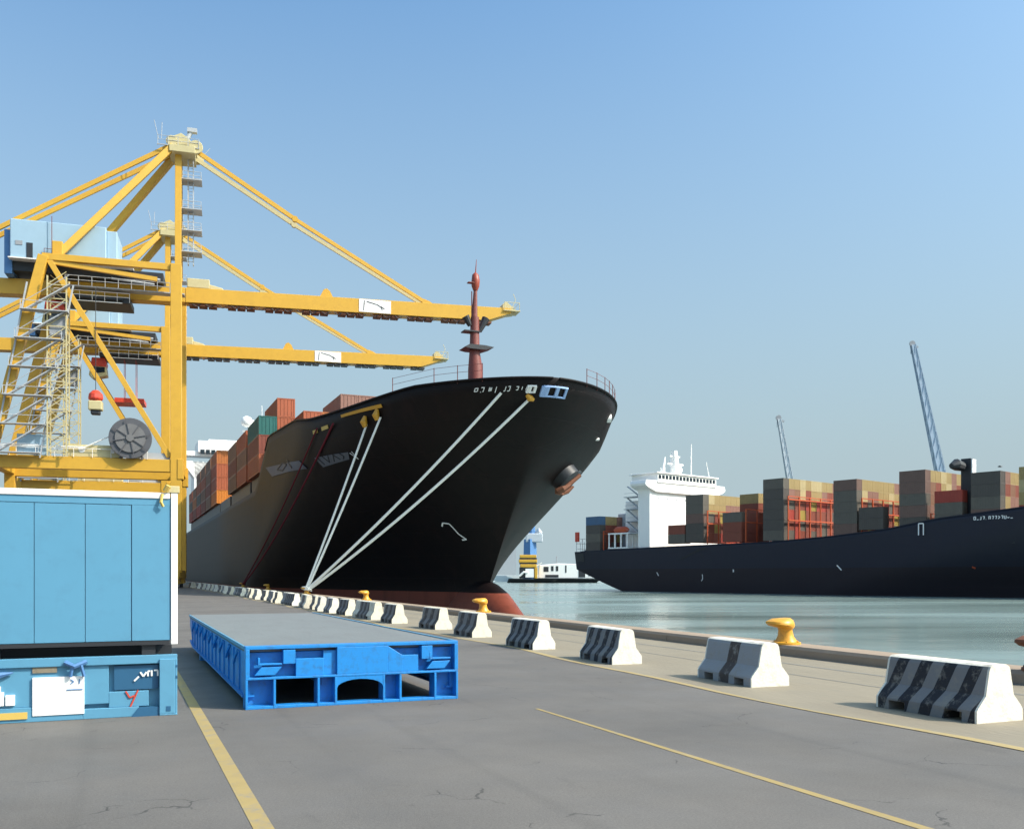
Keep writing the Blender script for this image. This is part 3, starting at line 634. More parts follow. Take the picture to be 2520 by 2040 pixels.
mb.prism(arc,.0,.06);mb.build('arch_plate',M['blue'],fl)
mb=MB();mb.box((-W,.0,0),(W-.0,.2,.045));mb.build('bottom_rail',M['blue'],fl,bevel=.006)
mb=MB()
for yy in(2.2,4.6,7,9.4,11.6): mb.box((-W+.1,yy,.45),(W-.1,yy+.12,H-.095))
for xx in(-.45,.57): mb.box((xx-.05,.2,.3),(xx+.05,11.9,H-.1))
mb.build('cross_beam',M['blue'],fl)
for sx in(-1,1): mb=MB();mb.box((sx*(W-.12)-.1,8.6,0),(sx*(W-.12)+.1,8.9,.2));mb.build('rear_foot',M['blue'],fl)
# ---------------------------------------------------------------- light blue folded rack under the container
fr=empty('folded_flatrack',Q(-.47,14.17,0),TH,'light blue folded flatrack under the big container, white placard on its front','flatrack')
W=1.23;H=.86
mb=MB();mb.box((-W,.12,.0),(W,12.1,H-.1));mb.box((-W,.0,H-.12),(W,.12,H));mb.box((-W,.02,0),(-.0,.12,.2));mb.box((-W,.04,.2),(.33,.12,H-.12));mb.box((.0,.02,0),(.72,.12,.14));mb.box((.33,.04,.14),(.85,.12,.36))
mb.build('frame',M['lblue'],fr,bevel=.008)
mb=MB();mb.box((.99,-.03,0),(W,.12,.02));mb.box((.99,-.03,.02),(1.2,.11,.8));mb.box((1.2,-.01,.0),(W,.1,.8));mb.build('corner_post',M['lblue'],fr,bevel=.008)
mb=MB();mb.box((.4,.05,.38),(.98,.115,H-.14));mb.prism([(.62,.0),(.72,.13),(.99,.13),(.99,.0)],-.005,.06);mb.box((1.205,-.016,.52),(W+.003,.05,.56));mb.box((1.205,-.016,.68),(W+.003,.05,.71));mb.box((1.08,-.036,.06),(1.14,-.02,.13));mb.build('recess',mat('deep_blue_shadowed_steel',(.02,.1,.2),.5),fr)  # deep blue carries the painted shade of the recesses
mb=MB();mb.box((-.62,.005,.08),(.02,.04,.6));mb.build('placard',M['sign'],fr,bevel=.004)
mb=MB();mb.box((-1.22,.0,.05),(-.68,.02,.14));mb.build('maker_plate',M['brass'],fr)
mb=MB()
for k,xx in enumerate((-1.2,-1.07,-.94)): mb.box((xx,.0,.24),(xx+.11,.04,.42 if k<2 else .38))
mb.box((-1.1,.02,.42),(-1.0,.04,.5));mb.build('small_placard',M['sign'],fr)
mb=MB();mb.box((-.62,.02,.66),(-.32,.035,.83));mb.build('worn_patch',M['apron'],fr)
mb=MB()
for p in([(-.15,.5),(-.11,.53),(-.15,.56)],[(-.04,.5),(-.04,.56)],[(-.2,.42),(0,.42)]):
    for a,b in zip(p[:-1],p[1:]): mb.bar((a[0],.0,a[1]),(b[0],.0,b[1]),.012,.012,up=(0,1,0))
mb.build('placard_lettering',M['towerblue'],fr)
mb=MB()
for p in([(.55,.36),(.6,.27),(.68,.3),(.71,.37)],[(.68,.3),(.61,.14)]):
    for a,b in zip(p[:-1],p[1:]): mb.bar((a[0],.033,a[1]),(b[0],.033,b[1]),.02,.02,up=(0,1,0))
mb.build('painted_mark',M['markred'],fr)
mb=MB()                                      # white marks in the recess
for p in([(.74,.62),(.78,.56),(.82,.62)],[(.84,.56),(.84,.63),(.87,.63)],[(.89,.56),(.89,.64)],[(.92,.64),(.97,.64),(.97,.56)],[(.66,.5),(.72,.56)]):
    for a,b in zip(p[:-1],p[1:]): mb.bar((a[0],.04,a[1]),(b[0],.04,b[1]),.022,.022,up=(0,1,0))
mb.build('stencil_mark',M['sign'],fr)
mb=MB();mb.tube([(-.22,-.02,.8),(-.1,-.06,.74),(.05,-.02,.8)],.035,6);mb.tube([(-.12,-.05,.76),(-.15,-.03,.6)],.025,6);mb.tube([(-.02,-.05,.76),(.02,-.03,.6)],.025,6);mb.build('lashing_lever',M['towerblue'],fr);mb=MB();mb.tube([(-1.2,.0,.62),(-.85,.0,.68)],[.09,.01],6);mb.build('lashing_lever',M['towerblue'],fr)
for xx in(-1.1,.85):
    for yy in(.05,11.8): mb=MB();mb.box((xx-.09,yy,H),(xx+.09,yy+.2,H+.145));mb.build('twist_lock',M['dark'],fr)
mb=MB();mb.box((-W+.05,.5,H-.098),(W-.05,11.9,H+.1));mb.build('folded_end_wall',M['dark'],fr)
# container on top
bc=empty('blue_container',Q(-.47,14.17,H+.145),TH,'large light blue container with white top rail, corner posts in sunlit white, on folded flatrack','container')
z1=3.16-H-.145
mb=MB();mb.box((-W+.02,.05,.06),(W-.07,12.1,z1-.06));mb.build('body',M['lblue'],bc)
mb=MB();xs=[-1.2,-.6,.03,.62]
for a,b in zip(xs[:-1],xs[1:]): mb.box((a+.004,.02,.06),(b-.004,.05,z1-.19))
mb.box((.628,.02,.06),(W-.09,.05,z1-.182));mb.box((-W+.02,.018,z1-.182),(W-.09,.05,z1-.085))
mb.build('end_wall',M['lblue'],bc,bevel=.004)
for sx in(-1,1): mb=MB();mb.box((sx*(W-.04)-.045,-.0,0),(sx*(W-.04)+.045,.14,z1));mb.build('corner_post',M['white'],bc,bevel=.006)  # white posts: their sunlit edge is painted into the colour
mb=MB();mb.box((-W+.1,.0,z1-.085),(W-.1,.14,z1));mb.build('top_rail',M['white'],bc,bevel=.008)
mb=MB();mb.box((-W+.1,.0,0),(W-.1,.14,.055));mb.build('bottom_rail',M['dark'],bc)
mb=MB()
for sx in(-1,1):
    for yy in(-.01,11.95): mb.box((sx*(W-.06)-.09,yy,z1+.0),(sx*(W-.06)+.09,yy+.18,z1+.1))
mb.build('corner_casting',M['cream'],bc,bevel=.01)
mb=MB();mb.tube([(W-.2,.0,z1-.02),(W-.22,-.04,z1-.14),(W-.19,-.03,z1-.2)],.022,6);mb.tube([(W-.16,.0,z1+.02),(W-.12,-.03,z1+.1)],.04,6);mb.build('securing_hook',M['brass'],bc)
# ---------------------------------------------------------------- ship-to-shore cranes
def crane(X,D,trol,label,gadget):
    rt=empty('quay_crane',(X,D,0),math.atan2(.28,.96),label,'crane','yellow container cranes on the quay')
    Y=M['yellow'];HS=6
    for sy in(-1,1):
        y=sy*HS
        mb=MB();mb.box((-.75,y-.7,2.2),(.75,y+.7,46.4));mb.build('leg',Y,rt,bevel=.05)
        mb=MB();mb.bar((-24,y,2.2),(-24,y,18.6),1.5,1.4);mb.bar((-24,y,18),(-17.3,y,46),1.3,1.3);mb.build('leg',Y,rt,bevel=.05)
        mb=MB();mb.box((-24.7,y-.6,16.6),(.9,y+.6,18.35));mb.box((.2,y-.8,15.6),(1.0,y+.8,18.5));pb=mb.build('portal_beam',Y,rt,bevel=.05)
        mb=MB();mb.tube([(-23,y-.7,19.7),(-12,y-.7,19.7),(-8.5,y-.7,21.5),(-5,y-.7,23.5)],.09,6);mb.tube([(-24,y-.7,20),(-24,y-.7,18.3)],.05,5)
        for k in range(9): mb.tube([(-23+k*2.4,y-.7,18.3),(-23+k*2.4,y-.7,19.5)],.04,5)
        mb.tube([(-23,y-.7,19.5),(-4,y-.7,19.5)],.045,5);mb.build('handrail',M['white'],pb)
        mb=MB();mb.bar((-16.6,y,45.5),(-.9,y,18.8),.75,.75);mb.build('diagonal_brace',Y,rt,bevel=.03)
        mb=MB();mb.box((-17.5,y-.4,45.5),(.4,y+.4,46.4));mb.build('top_beam',Y,rt,bevel=.03)
    for x in(0,-24):
        mb=MB();mb.box((x-.7,-HS+.7,16.9),(x+.7,HS-.7,18.2));mb.build('cross_beam',Y,rt,bevel=.05);mb=MB();mb.box((x-.6,-HS-3,1.4),(x+.6,HS+3,2.6));mb.build('sill_beam',Y,rt,bevel=.05)
        for sy in(-1,1):
            mb=MB();mb.box((x-.5,sy*HS-2.4,.6),(x+.5,sy*HS+2.4,1.4))
            bg_=mb.build('bogie',Y,rt,bevel=.05);mb=MB()
            for k in range(4): mb.disc((x,sy*HS-1.8+k*1.2,.4),(1,0,0),.4,.3,16)
            mb.build('wheel',M['dark'],bg_)
    # girder and boom, one box section with trolley rails underneath
    def zz(x,b): return b+x*(.018 if x>0 else .03)
    mb=MB()
    mb.loft([[(x,-1.1,zz(x,42.5)),(x,1.1,zz(x,42.5)),(x,1.1,zz(x,44.7)),(x,-1.1,zz(x,44.7))] for x in(-36,0.95)]);mb.build('girder',Y,rt,bevel=.04)
    mb=MB()
    mb.loft([[(x,-1.1,zz(x,b)),(x,1.1,zz(x,b)),(x,1.1,zz(x,a)),(x,-1.1,zz(x,a))] for x,b,a in((1.0,42.5,44.7),(47.5,42.5,44.7),(51.5,43.9,44.7))])
    bm=mb.build('boom',Y,rt,bevel=.04)
    mb=MB()
    for k in range(34):
        x=1.5+k*1.38
        if k%4!=3: mb.box((x,-.9,zz(x,42.15)-.03),(x+1.2,.9,zz(x,42.42)-.03))
    mb.build('trolley_rail',M['rust'] if gadget==1 else M['dark'],bm)
    mb=MB();mb.box((1.2,-1.2,zz(20,42.0)-.5),(46,-1.1,zz(20,42.0)-.42));
    for k in range(24): x=2+k*1.9;mb.tube([(x,-1.15,zz(x,42.3)),(x+.5,-1.15,zz(x,41.8)),(x+1.1,-1.15,zz(x,42.3))],.06,5)
    mb=MB()
    for k in range(24): x=2+k*1.9;mb.tube([(x,-1.0,zz(x,42.3)),(x+.5,-1.0,zz(x,41.95)),(x+1.1,-1.0,zz(x,42.3))],.07,5)
    mb.build('festoon_cable',M['dark'],bm)
    mb=MB();mb.prism([(20.6,zz(21,44.6)),(21.3,zz(21,46.0)),(21.8,zz(21,46.2)),(22.3,zz(21,45.8)),(22.9,zz(21,44.6))],-.3,.3);mb.prism([(36.6,zz(37,44.6)),(37.1,zz(37,45.5)),(38,zz(37,45.2)),(39,zz(37,44.6))],-.5,.5);mb.build('stay_lug',Y,bm)
    mb=MB();mb.box((26.7,-1.16,zz(29,42.62)),(31.7,-1.1,zz(29,44.6)));sg=mb.build('sign_panel',M['sign'],bm)
    mb=MB()
    for p in([(27.4,43.3),(27.55,44.8)],[(27.9,44.7),(29.6,44.3),(30.2,43.9),(30.35,43.5)],[(30.1,44.1),(30.7,43.7)]):
        for a,b in zip(p[:-1],p[1:]): mb.bar((a[0],-1.18,a[1]+.1),(b[0],-1.18,b[1]+.1),.09,.05,up=(0,1,0))
    mb.build('sign_logo',M['ink'],sg)
    mb=MB();z=zz(51,44.7)
    mb.box((50.2,-1.4,z-.5),(53,1.4,z-.35))
    for x in(50.3,52.9):
        for y in(-1.3,1.3): mb.tube([(x,y,z-.4),(x,y,z+.9)],.05,5)
    mb.tube([(50.3,-1.3,z+.9),(52.9,-1.3,z+.9),(52.9,1.3,z+.9),(50.3,1.3,z+.9)],.05,5);mb.prism([(50.1,z-1.2),(50.2,z+.7),(50.8,z+1.1),(51.6,z+.5),(52.4,z-.2),(52.2,z-.8)],-.8,.8);mb.tube([(52,0,z+.4),(52.6,0,z+1.8),(52.2,0,z+2.7)],.05,5);mb.build('boom_tip',M['cream'],bm)
    mb=MB();mb.box((1.2,-1,44.8),(4.4,1,46.2));mb.prism([(4.4,44.8),(4.4,45.6),(6.2,45.2),(6.6,44.8)],-.6,.6);mb.build('boom_hoist_sheave',M['cream'],bm,bevel=.1)
    # mast and its head
    mb=MB()
    for sy in(-1,1):
        mb.bar((0,sy*1.9,46.4),(0,sy*1.2,64.3),.6,.9)
    for k in range(8): z=47.5+k*2.1;mb.bar((0,-2+k*.09,z),(0,2-k*.09,z),.35,.35)
    ms=mb.build('mast',Y,rt,bevel=.03)
    mb=MB();mb.box((1.25,-.5,48.4),(1.4,.5,64));mb.box((2.0,-.5,48.4),(2.12,.5,64))
    for k in range(30): mb.tube([(1.25,-.4,48.8+k*.5),(2.1,-.4,48.8+k*.5)],.04,4)
    mb.build('ladder',M['lgrey'],ms)
    for z in(50.0,53.2,56.4,60.8):
        mb=MB();mb.box((.3,-1.3,z),(3.3,1.3,z+.12))
        for x in(.6,3.2):
            for y in(-1.25,1.25): mb.tube([(x,y,z),(x,y,z+1.2)],.05,5)
        for hh in(.6,1.2): mb.tube([(.6,-1.25,z+hh),(3.2,-1.25,z+hh),(3.2,1.25,z+hh),(.6,1.25,z+hh)],.045,5)
        mb.build('platform',M['lgrey'],ms)
    mb=MB();mb.box((-1.2,-2.6,64.2),(2.4,2.6,65.2));mb.prism([(-1.6,65.2),(-.8,66.8),(.4,67.4),(1.4,66.8),(2.6,65.2)],-1.6,1.6)
    for y in(-1.9,1.9): mb.disc((2.5,y,65.4),(0,1,0),1.0,.35,18);mb.disc((-.9,y,65.9),(0,1,0),.8,.35,18)
    hd=mb.build('mast_head',M['cream'],ms,bevel=.05)
    mb=MB();mb.box((-2.9,-2.2,65.1),(3.0,-2.05,65.2));mb.box((-2.9,2.05,65.1),(3.0,2.2,65.2))
    for x in(-2.8,-1.4,0,1.4,2.9):
        for y in(-2.1,2.1): mb.tube([(x,y,65),(x,y,66.6)],.05,5)
    for y in(-2.1,2.1):
        for hh in(65.9,66.5): mb.tube([(-2.8,y,hh),(2.9,y,hh)],.04,5)
    mb.tube([(-2.7,-2.1,66),(-3.3,-2.1,68.6)],.05,5);mb.tube([(-2.3,-2.1,66),(-2.2,-2.1,68.4)],.05,5);mb.tube([(1,0,67),(2.0,0,68.9)],[.35,.3],8);mb.box((1.2,-.4,68.3),(2.6,.4,68.9));mb.tube([(3,2.1,65.5),(4.4,2.1,67.2)],.04,5);mb.build('head_railing',M['lgrey'],hd)
    for sy in(-1,1):
        y=sy*1.5
        mb=MB();a=Vector((2.2,y,65.2));c=Vector((37.2,y*.5,zz(37,44.9)));mid=a.lerp(c,.42)+Vector((0,0,-.45));mb.bar(a,mid,.32,.62);mb.bar(mid,c,.32,.55);mb.disc(mid,(0,1,0),.45,.5,12);mb.build('forestay',M['cream'] if sy>0 else Y,rt)
        mb=MB();a=Vector((-1,y,65.4));c=Vector((-35,y*.7,44));mb.bar(a,c,.35,.62);mb.build('backstay',Y,rt)
        mb=MB();mb.bar((-.7,sy*1.8,65.2),(-15.6,sy*5.2,46.6),.95,.95);mb.box((-16.3,sy*5.2-.5,46.4),(-15,sy*5.2+.5,48.4));mb.build('back_leg',Y,rt,bevel=.05)
    # machinery house
    mb=MB();mb.box((-22,-3.8,48.5),(-9.6,3.8,53.9));mb.box((-9.6,-3.2,49.3),(-8.2,3,53.6));mh=mb.build('machinery_house',M['palehouse'],rt,bevel=.12);mh.location.z=-2.3
    mb=MB();mb.box((-22.2,-4.1,48.35),(-6,4.1,48.5));
    mb.build('floor_edge',M['white'],mh)
    mb=MB();mb.box((-19.9,-3.86,48.6),(-19.1,-3.8,50.7));mb.build('door',M['dark'],mh)
    mb=MB();mb.box((-21.3,-3.86,50.3),(-20.4,-3.8,50.9));mb.build('vent',M['grey'],mh)
    mb=MB();mb.tube([(-16.6,-4.2,48.5),(-16.6,-4.2,54.6)],.05,5)
    for x in(-17.6,-15.8): mb.tube([(x,-4.1,48.5),(x,-4.1,50)],.04,5)
    mb.tube([(-17.6,-4.1,50),(-15.8,-4.1,50)],.04,5);mb.build('ladder',M['mastred'],mh)
    mb=MB();mb.box((-22.9,-3,46.4),(-21.9,3,52.6));mb.build('end_cabinet',M['towerblue'],mh,bevel=.1)
    # dark platforms and cable gear between house and girder
    mb=MB();mb.box((-22.5,-2.6,44.7),(-2,2.6,46.1));mb.box((-11,1.3,43),(-1.2,3.4,44.3));mb.build('winch_platform',M['dark'],rt,bevel=.05)
    mb=MB();z=43.2
    for y in(-3.4,):
        mb.box((-15,y-.3,z-.3),(1.0,y+1.4,z-.15))
        for hh in(.6,1.2): mb.tube([(-15,y-.25,z+hh),(-1,y-.25,z+hh)],.05,5)
        for k in range(9): mb.tube([(-15+k*1.75,y-.25,z-.2),(-15+k*1.75,y-.25,z+1.2)],.05,5)
    mb.tube([(-8,-3,45.2),(-2.4,-3,44.9)],.22,8);mb.tube([(-9,-3,44.6),(-3.2,-3,44.2)],.16,8);mb.build('walkway',M['lgrey'],rt)
    mb=MB();mb.bar((-16.2,-6,45.3),(-2.6,-5.6,44.2),.5,.6);mb.build('cross_tie',Y,rt)
    # trolley with cab
    x=trol;mb=MB();mb.box((x-1,-2.7,41.2),(x+9,2.7,42.1));mb.box((x+1,-3.2,41.5),(x+8,3.2,41.75));tr=mb.build('trolley',M['dark'],rt,bevel=.05)
    mb=MB();mb.box((x+1,-3.3,41.0),(x+8,-3.2,41.1));
    for hh in(.7,1.3): mb.tube([(x-1,-3.2,41.2+hh),(x+9,-3.2,41.2+hh)],.05,5)
    for k in range(7): mb.tube([(x-1+k*1.66,-3.2,41.2),(x-1+k*1.66,-3.2,42.5)],.04,5)
    mb.build('railing',M['white'],tr)
    mb=MB();mb.prism([(x-2.6,39.6),(x-2.4,41.2),(x-.2,41.2),(x+.1,40.2),(x,39.6)],-1.7,.5,m=0);mb.prism([(x-2.6,39.6),(x+.0,39.6),(x+.2,38),(x-2.2,37.4),(x-2.9,38)],-1.7,.5,m=1);cb=mb.build('operator_cab',[M['red'],M['cream']],tr,bevel=.1)
    mb=MB();mb.prism([(x-2.4,38.3),(x-2.4,39.5),(x-.2,39.5),(x-.2,38.6)],-1.78,-1.72);mb.build('cab_window',M['glass'],cb)
    mb=MB()
    for yy in(-1,1):
        for xx in(3,5): mb.tube([(x+xx,yy,41.2),(x+xx,yy,34)],.05,5)
    mb.box((x+1.5,-2.4,33.2),(x+6.5,2.4,34));mb.build('spreader',M['red'],tr) if gadget==2 else None
    # stair tower by the rear legs
    mb=MB()
    for k in range(6):
        z=19.5+k*3.9;xo=k*.72
        mb.box((-23.5+xo,-8.3,z),(-17.5+xo,-6.8,z+.12))
        mb.bar((-22.8+xo,-7.6,z+.1),(-18+xo+.72,-7.6,z+3.9),.9,.14)
        for xx in(-23.4,-17.6): mb.tube([(xx+xo,-8.2,z),(xx+xo,-8.2,z+1.2)],.05,5)
        mb.tube([(-23.4+xo,-8.2,z+1.2),(-17.6+xo,-8.2,z+1.2)],.05,5);mb.tube([(-22.8+xo,-8.1,z+1.2),(-17.3+xo,-8.1,z+5.1)],.05,5)
    for xx in(-23.4,-17.6): mb.bar((xx,-7,19),(xx+4.2,-7,43),.2,.2)
    mb.build('stair_tower',M['lgrey'],rt).location.z=-1
    mb=MB()
    for xx in(-16.6,-14.2):
        for yy in(-7.4,-5.2): mb.bar((xx,yy,19.3),(xx,yy,44),.18,.18)
    for k in range(13):
        z=20+k*1.9
        for yy in(-7.4,-5.2): mb.bar((-16.6,yy,z),(-14.2,yy,z),.12,.12)
        mb.bar((-16.6,-7.4,z),(-14.2,-7.4,z+1.9),.1,.1);mb.bar((-16.6,-5.2,z+1.9),(-14.2,-5.2,z),.1,.1)
        for xx in(-16.6,-14.2): mb.bar((xx,-7.4,z),(xx,-5.2,z),.1,.1)
    el=mb.build('lift_shaft',M['cream'],rt);el.location.z=-1
    mb=MB();mb.box((-16.4,-7.2,36),(-14.4,-5.4,38.6));mb.build('lift_cab',M['grey'],el,bevel=.05)
    mb=MB();mb.box((-20.6,-6.4,19.4),(-16.8,-4.6,22.3));mb.build('switch_cabin',M['palehouse'],rt,bevel=.08).location.z=-1
    mb=MB();mb.box((-14.2,-6.4,19.4),(-7.2,-4.9,21.1));ec=mb.build('electrical_cabin',M['cream'],rt,bevel=.05);ec.location.z=-1
    mb=MB();mb.disc((-12.4,-6.42,20.4),(0,1,0),.45,.06,14);mb.box((-8.6,-6.46,20),(-8.2,-6.4,20.6));mb.build('vent',M['white'],ec)
    mb=MB();mb.box((-6.2,-6.2,19.4),(-.9,-5,20.3));mb.build('cable_tray',M['lgrey'],rt).location.z=-1
    # cable reel
    if gadget==1:
        mb=MB();mb.disc((-6,-7.3,22.1),(0,1,0),2.85,.3,40);re=mb.build('cable_reel',M['reel'],rt,smooth=True,bevel=.04);re.location.z=-1
        mb=MB();mb.disc((-6,-7.5,22.1),(0,1,0),2.0,.3,36);mb.disc((-6,-7.72,22.1),(0,1,0),.5,.3,20);mb.build('cable_coil',M['coil'],re)
        mb=MB()
        for k in range(8): a=k*math.pi/4+.2;mb.bar((-6,-7.72,22.1),(-6+2.7*math.cos(a),-7.72,22.1+2.7*math.sin(a)),.1,.1,up=(0,1,0))
        mb.build('spoke',M['reel'],re)
        mb=MB();mb.bar((-6,-6.9,22),(-7.4,-6.7,19.3),.3,.3);mb.bar((-6,-6.9,22),(-4.4,-6.7,19.3),.3,.3);mb.build('reel_stand',M['reel'],re)
        mb=MB();mb.tube([(-10.6,-6.5,42),(-10.6,-6.5,27.6)],.05,5);
        hc=mb.build('hoist_cable',M['dark'],rt)
        mb=MB();mb.tube([(-10.6,-6.5,z) for z in(26.2,26.5,27.2,27.7)],[.7,1.0,.9,.4],12,m=0);mb.box((-11.5,-7.3,24.9),(-9.7,-5.7,26.2),1);mb.box((-11.2,-7.1,24.3),(-10,-5.9,24.9),2)
        mb.build('hook_block',[M['red'],M['cream'],M['dark']],hc,bevel=.15)
    return rt
crane(-49.9,140,-15.5,'nearer yellow quay crane, higher and longer boom over the black ship',1)
crane(-64,174,-10.5,'farther yellow quay crane behind the first, lower boom and shorter mast in view',2)
# ---------------------------------------------------------------- far ship (right)
A2=math.atan2(.64,.77);c2,s2=math.cos(A2),math.sin(A2)
R2=Vector((39.5+16*c2,270+16*s2,-3))
def L2(x,y,z): return Vector((R2.x+c2*x-s2*y,R2.y+s2*x+c2*y,z))     # z over the quay
far=empty('container_ship',R2,A2,'dark navy container ship across the water with a white bridge tower near its stern','ship')
def top2(y):
    a=-y
    for (a0,z0),(a1,z1) in zip([(-60,11.8),(-26,12.1),(0,12.7),(40,13.2),(59,14.2),(72,15.3),(84,17.2),(102,18.8),(150,21)][:-1],[(-26,12.1),(0,12.7),(40,13.2),(59,14.2),(72,15.3),(84,17.2),(102,18.8),(150,21)]):
        if a<=a1: return lerp(z0,z1,(a-a0)/(a1-a0))
    return 21
TIP=-142
def s02(z): return -128-14*clamp((z-3)/16)
def half2(y,z):
    k=clamp(z/17);L=lerp(72,40,k);p=lerp(1.6,2.5,k);x=clamp((y-s02(z))/L);b=16*(1-(1-x)**p)
    return b*(1-.12*clamp((y-5)/26)*(1-clamp(z/12)))
def zb2(y): return -1.5 if y<4 else lerp(-1.5,6.6,clamp((y-4)/27)**1.25)
hull(far,'hull',M['hullfar'],half2,s02,TIP,31,top2,zb2,pw=1.3)
mb=MB();vs=[]
for k in range(51):
    y=lerp(-132,30.6,k/50);bb=max(.05,half2(y,11.3)-.15);vs+=[(-bb,y,11.3),(bb,y,11.3)]
mb.add(vs,[(2*k,2*k+1,2*k+3,2*k+2) for k in range(50)]);mb.build('main_deck',M['mastred'],far,fix=False)
mb=MB();mb.box((-15,-100,11.4),(15,-10,13.0));mb.box((-15,2,11.4),(15,28,12.6));mb.build('hatch_coaming',M['dark'],far)
rail_cap(far,half2,None,top2,[TIP+.1+170*(i/60) for i in range(61)],.14,M['hullfar'])
patch(far,'stern_gallery',M['dark'],half2,-1,[(27,9.0),(30.5,9.0),(30.5,11.5),(27,11.5)],off=.08)
# accommodation tower: its front (towards the bow) is at y=0
dk=empty('deckhouse',(0,0,0),0,None,None);dk.parent=far
mb=MB();mb.box((-15.6,0,12.5),(15.6,4.6,29.8));mb.box((-12,4.6,12.5),(12,13,27));mb.build('tower',M['shipwhite'],dk,bevel=.15)
mb=MB();mb.prism([(-18.2,30.6),(-18.4,31.2),(-18.0,32.2),(-14,32.3),(14,32.3),(18.0,32.2),(18.4,31.2),(18.2,30.6),(16.8,29.9),(13.5,28.9),(-13.5,28.9),(-16.8,29.9)],-.9,5.2);mb.box((-13.5,-1.2,31.6),(13.5,9,34.3));mb.box((-14.2,-1.6,34.3),(14.2,9.6,34.7));mb.build('bridge',M['shipwhite'],dk,bevel=.12)
for i in range(17): mb=MB();mb.box((-13.1+i*1.55,-1.27,32.8),(-12.0+i*1.55,-1.2,33.9));mb.build('bridge_window',M['glass'],dk)
mb=MB()
for z in(26.9,):
    for i in range(7): mb.box((-12+i*4,-.06,z),(-11.4+i*4,0,z+.5))
mb.build('cabin_window',M['lgrey'],dk)
mb=MB()
for yy in range(4): mb.box((-15.4,4.7,17+yy*3.6),(-12.1,10.5,17.2+yy*3.6));mb.bar((-14.6,5,17.2+yy*3.6),(-14.6,9.6,20.6+yy*3.5),.7,.2);mb.bar((-15.3,4.8,18.2+yy*3.6),(-15.3,10.4,18.2+yy*3.6),.08,.08)
mb.build('outside_stair',M['lgrey'],dk)
mb=MB();mb.tube([(-2,2,39),(-2.3,2,43.5),(-2.5,2,46.5)],[1.6,1.2,.9],8);mb.bar((-5.5,2,42.5),(1.5,2,42.5),.4,.5);mb.bar((-4.5,2,44.8),(0,2,44.8),.3,.4);mb.tube([(-6.5,3,39),(-5.5,3,44.5)],[.7,.2],6);mb.tube([(-9.6,1,39),(-9.6,1,40.9)],.1,5);mb.build('radar_mast',M['shipwhite'],dk).location.z=-4.5
mb=MB();mb.tube([(4.2,1,39),(4.2,1,49)],.17,6);mb.tube([(13,1,39),(11.4,1,44)],.12,6);mb.build('aerial',M['shipwhite'],dk).location.z=-4.5
mb=MB();mb.tube([(-.4,4,z) for z in(42,42.4,43.2,44,44.6)],[.5,1.3,1.5,1.2,.2],12);mb.tube([(1.6,4,z) for z in(40,40.4,41.2,42,42.6)],[.5,1.2,1.4,1.1,.2],12);mb.build('radome',M['shipwhite'],dk,smooth=True).location.z=-4.5
mb=MB();mb.box((-6,15,12.6),(6,22,24));mb.build('funnel',M['lgrey'],far,bevel=.4)
# lifeboat frame near the white tower
mb=MB()
for yy in(8.5,11,13.5,16): mb.bar((-15.9,yy,12.8),(-15.9,yy,17.0),.3,.3);mb.bar((-13.5,yy,12.8),(-13.5,yy,17.0),.3,.3)
mb.box((-16.1,8.2,17.0),(-13.3,16.3,17.4));mb.box((-16.1,8.2,12.7),(-13.3,16.3,13.1));mb.build('lifeboat_frame',M['shipwhite'],far)
mb=MB();mb.tube([(-14.8,8.8+i*.9,18.3) for i in range(8)],[.2,.8,1.05,1.1,1.1,1.05,.8,.2],10);mb.build('lifeboat',M['orange'],far,smooth=True)
# fore ventilator / black cowl with white edge between the last two bays
mb=MB();mb.box((-13,-90.2,13),(-11,-88,30.2));mb.tube([(-13.4,-88.6,28.4),(-15.2,-88,28.8),(-16.6,-87.6,28.4)],[1.0,1.3,.6],10)
mb.build('fore_ventilator',M['dark'],far,bevel=.1)
mb=MB();mb.box((-12.9,-90.5,26.2),(-11.2,-90.22,30));mb.build('ventilator_edge',M['sign'],far)
# name and marks
nm=[];xx=-93.5;pat=[[(0,0),(0,1),(.6,1),(.6,0),(0,0)],[(0,0),(.6,0)],[(.4,1),(.4,0),(0,0)],[(0,1),(.6,1),(.3,0)],[(0,0),(.1,0)],[(0,0),(0,1),(.5,1),(.5,0)],[(0,1),(.6,1),(.3,0)],[(0,1),(.6,1),(.3,0)],[(.1,1),(.6,.5),(0,0)],[(0,1),(.6,1),(.4,0)],[(0,1),(0,0),(.6,0),(.6,1)],[(0,.5),(.3,.1),(.6,.5)],[(0,.1),(.7,.1)]]
for k,g in enumerate(pat): nm.append([(-92.2-k*.62-a*.62,16.6+b*.62) for a,b in g])
marks(far,'bow_name',M['sign'],half2,-1,nm,.17,off=.1,step=.3)
marks(far,'hull_mark',M['sign'],half2,-1,[[(-60,7.2),(-61.2,6.0)]],.28);marks(far,'hull_mark',M['sign'],half2,-1,[[(-29.8,6.3),(-29.8,5.6)]],.35)
marks(far,'hull_mark',M['sign'],half2,-1,[[(-19.5,5.0),(-19.6,3.8),(-19.2,3.2)]],.2);marks(far,'hull_mark',M['sign'],half2,-1,[[(-3.1,5.6),(-3.8,4.6)]],.22)
marks(far,'hull_mark',M['orange'],half2,-1,[[(-91,6.6),(-91.6,6.3)]],.35)
marks(far,'hull_mark',M['ink'],half2,-1,[[(-12,9.3),(-19,11.9),(-21,12.0)]],.5)
marks(far,'doorway_frame',M['sign'],half2,-1,[[(-80.2,13.7),(-80.2,16.3),(-81.3,16.3),(-81.3,13.7)]],.26,off=.3)
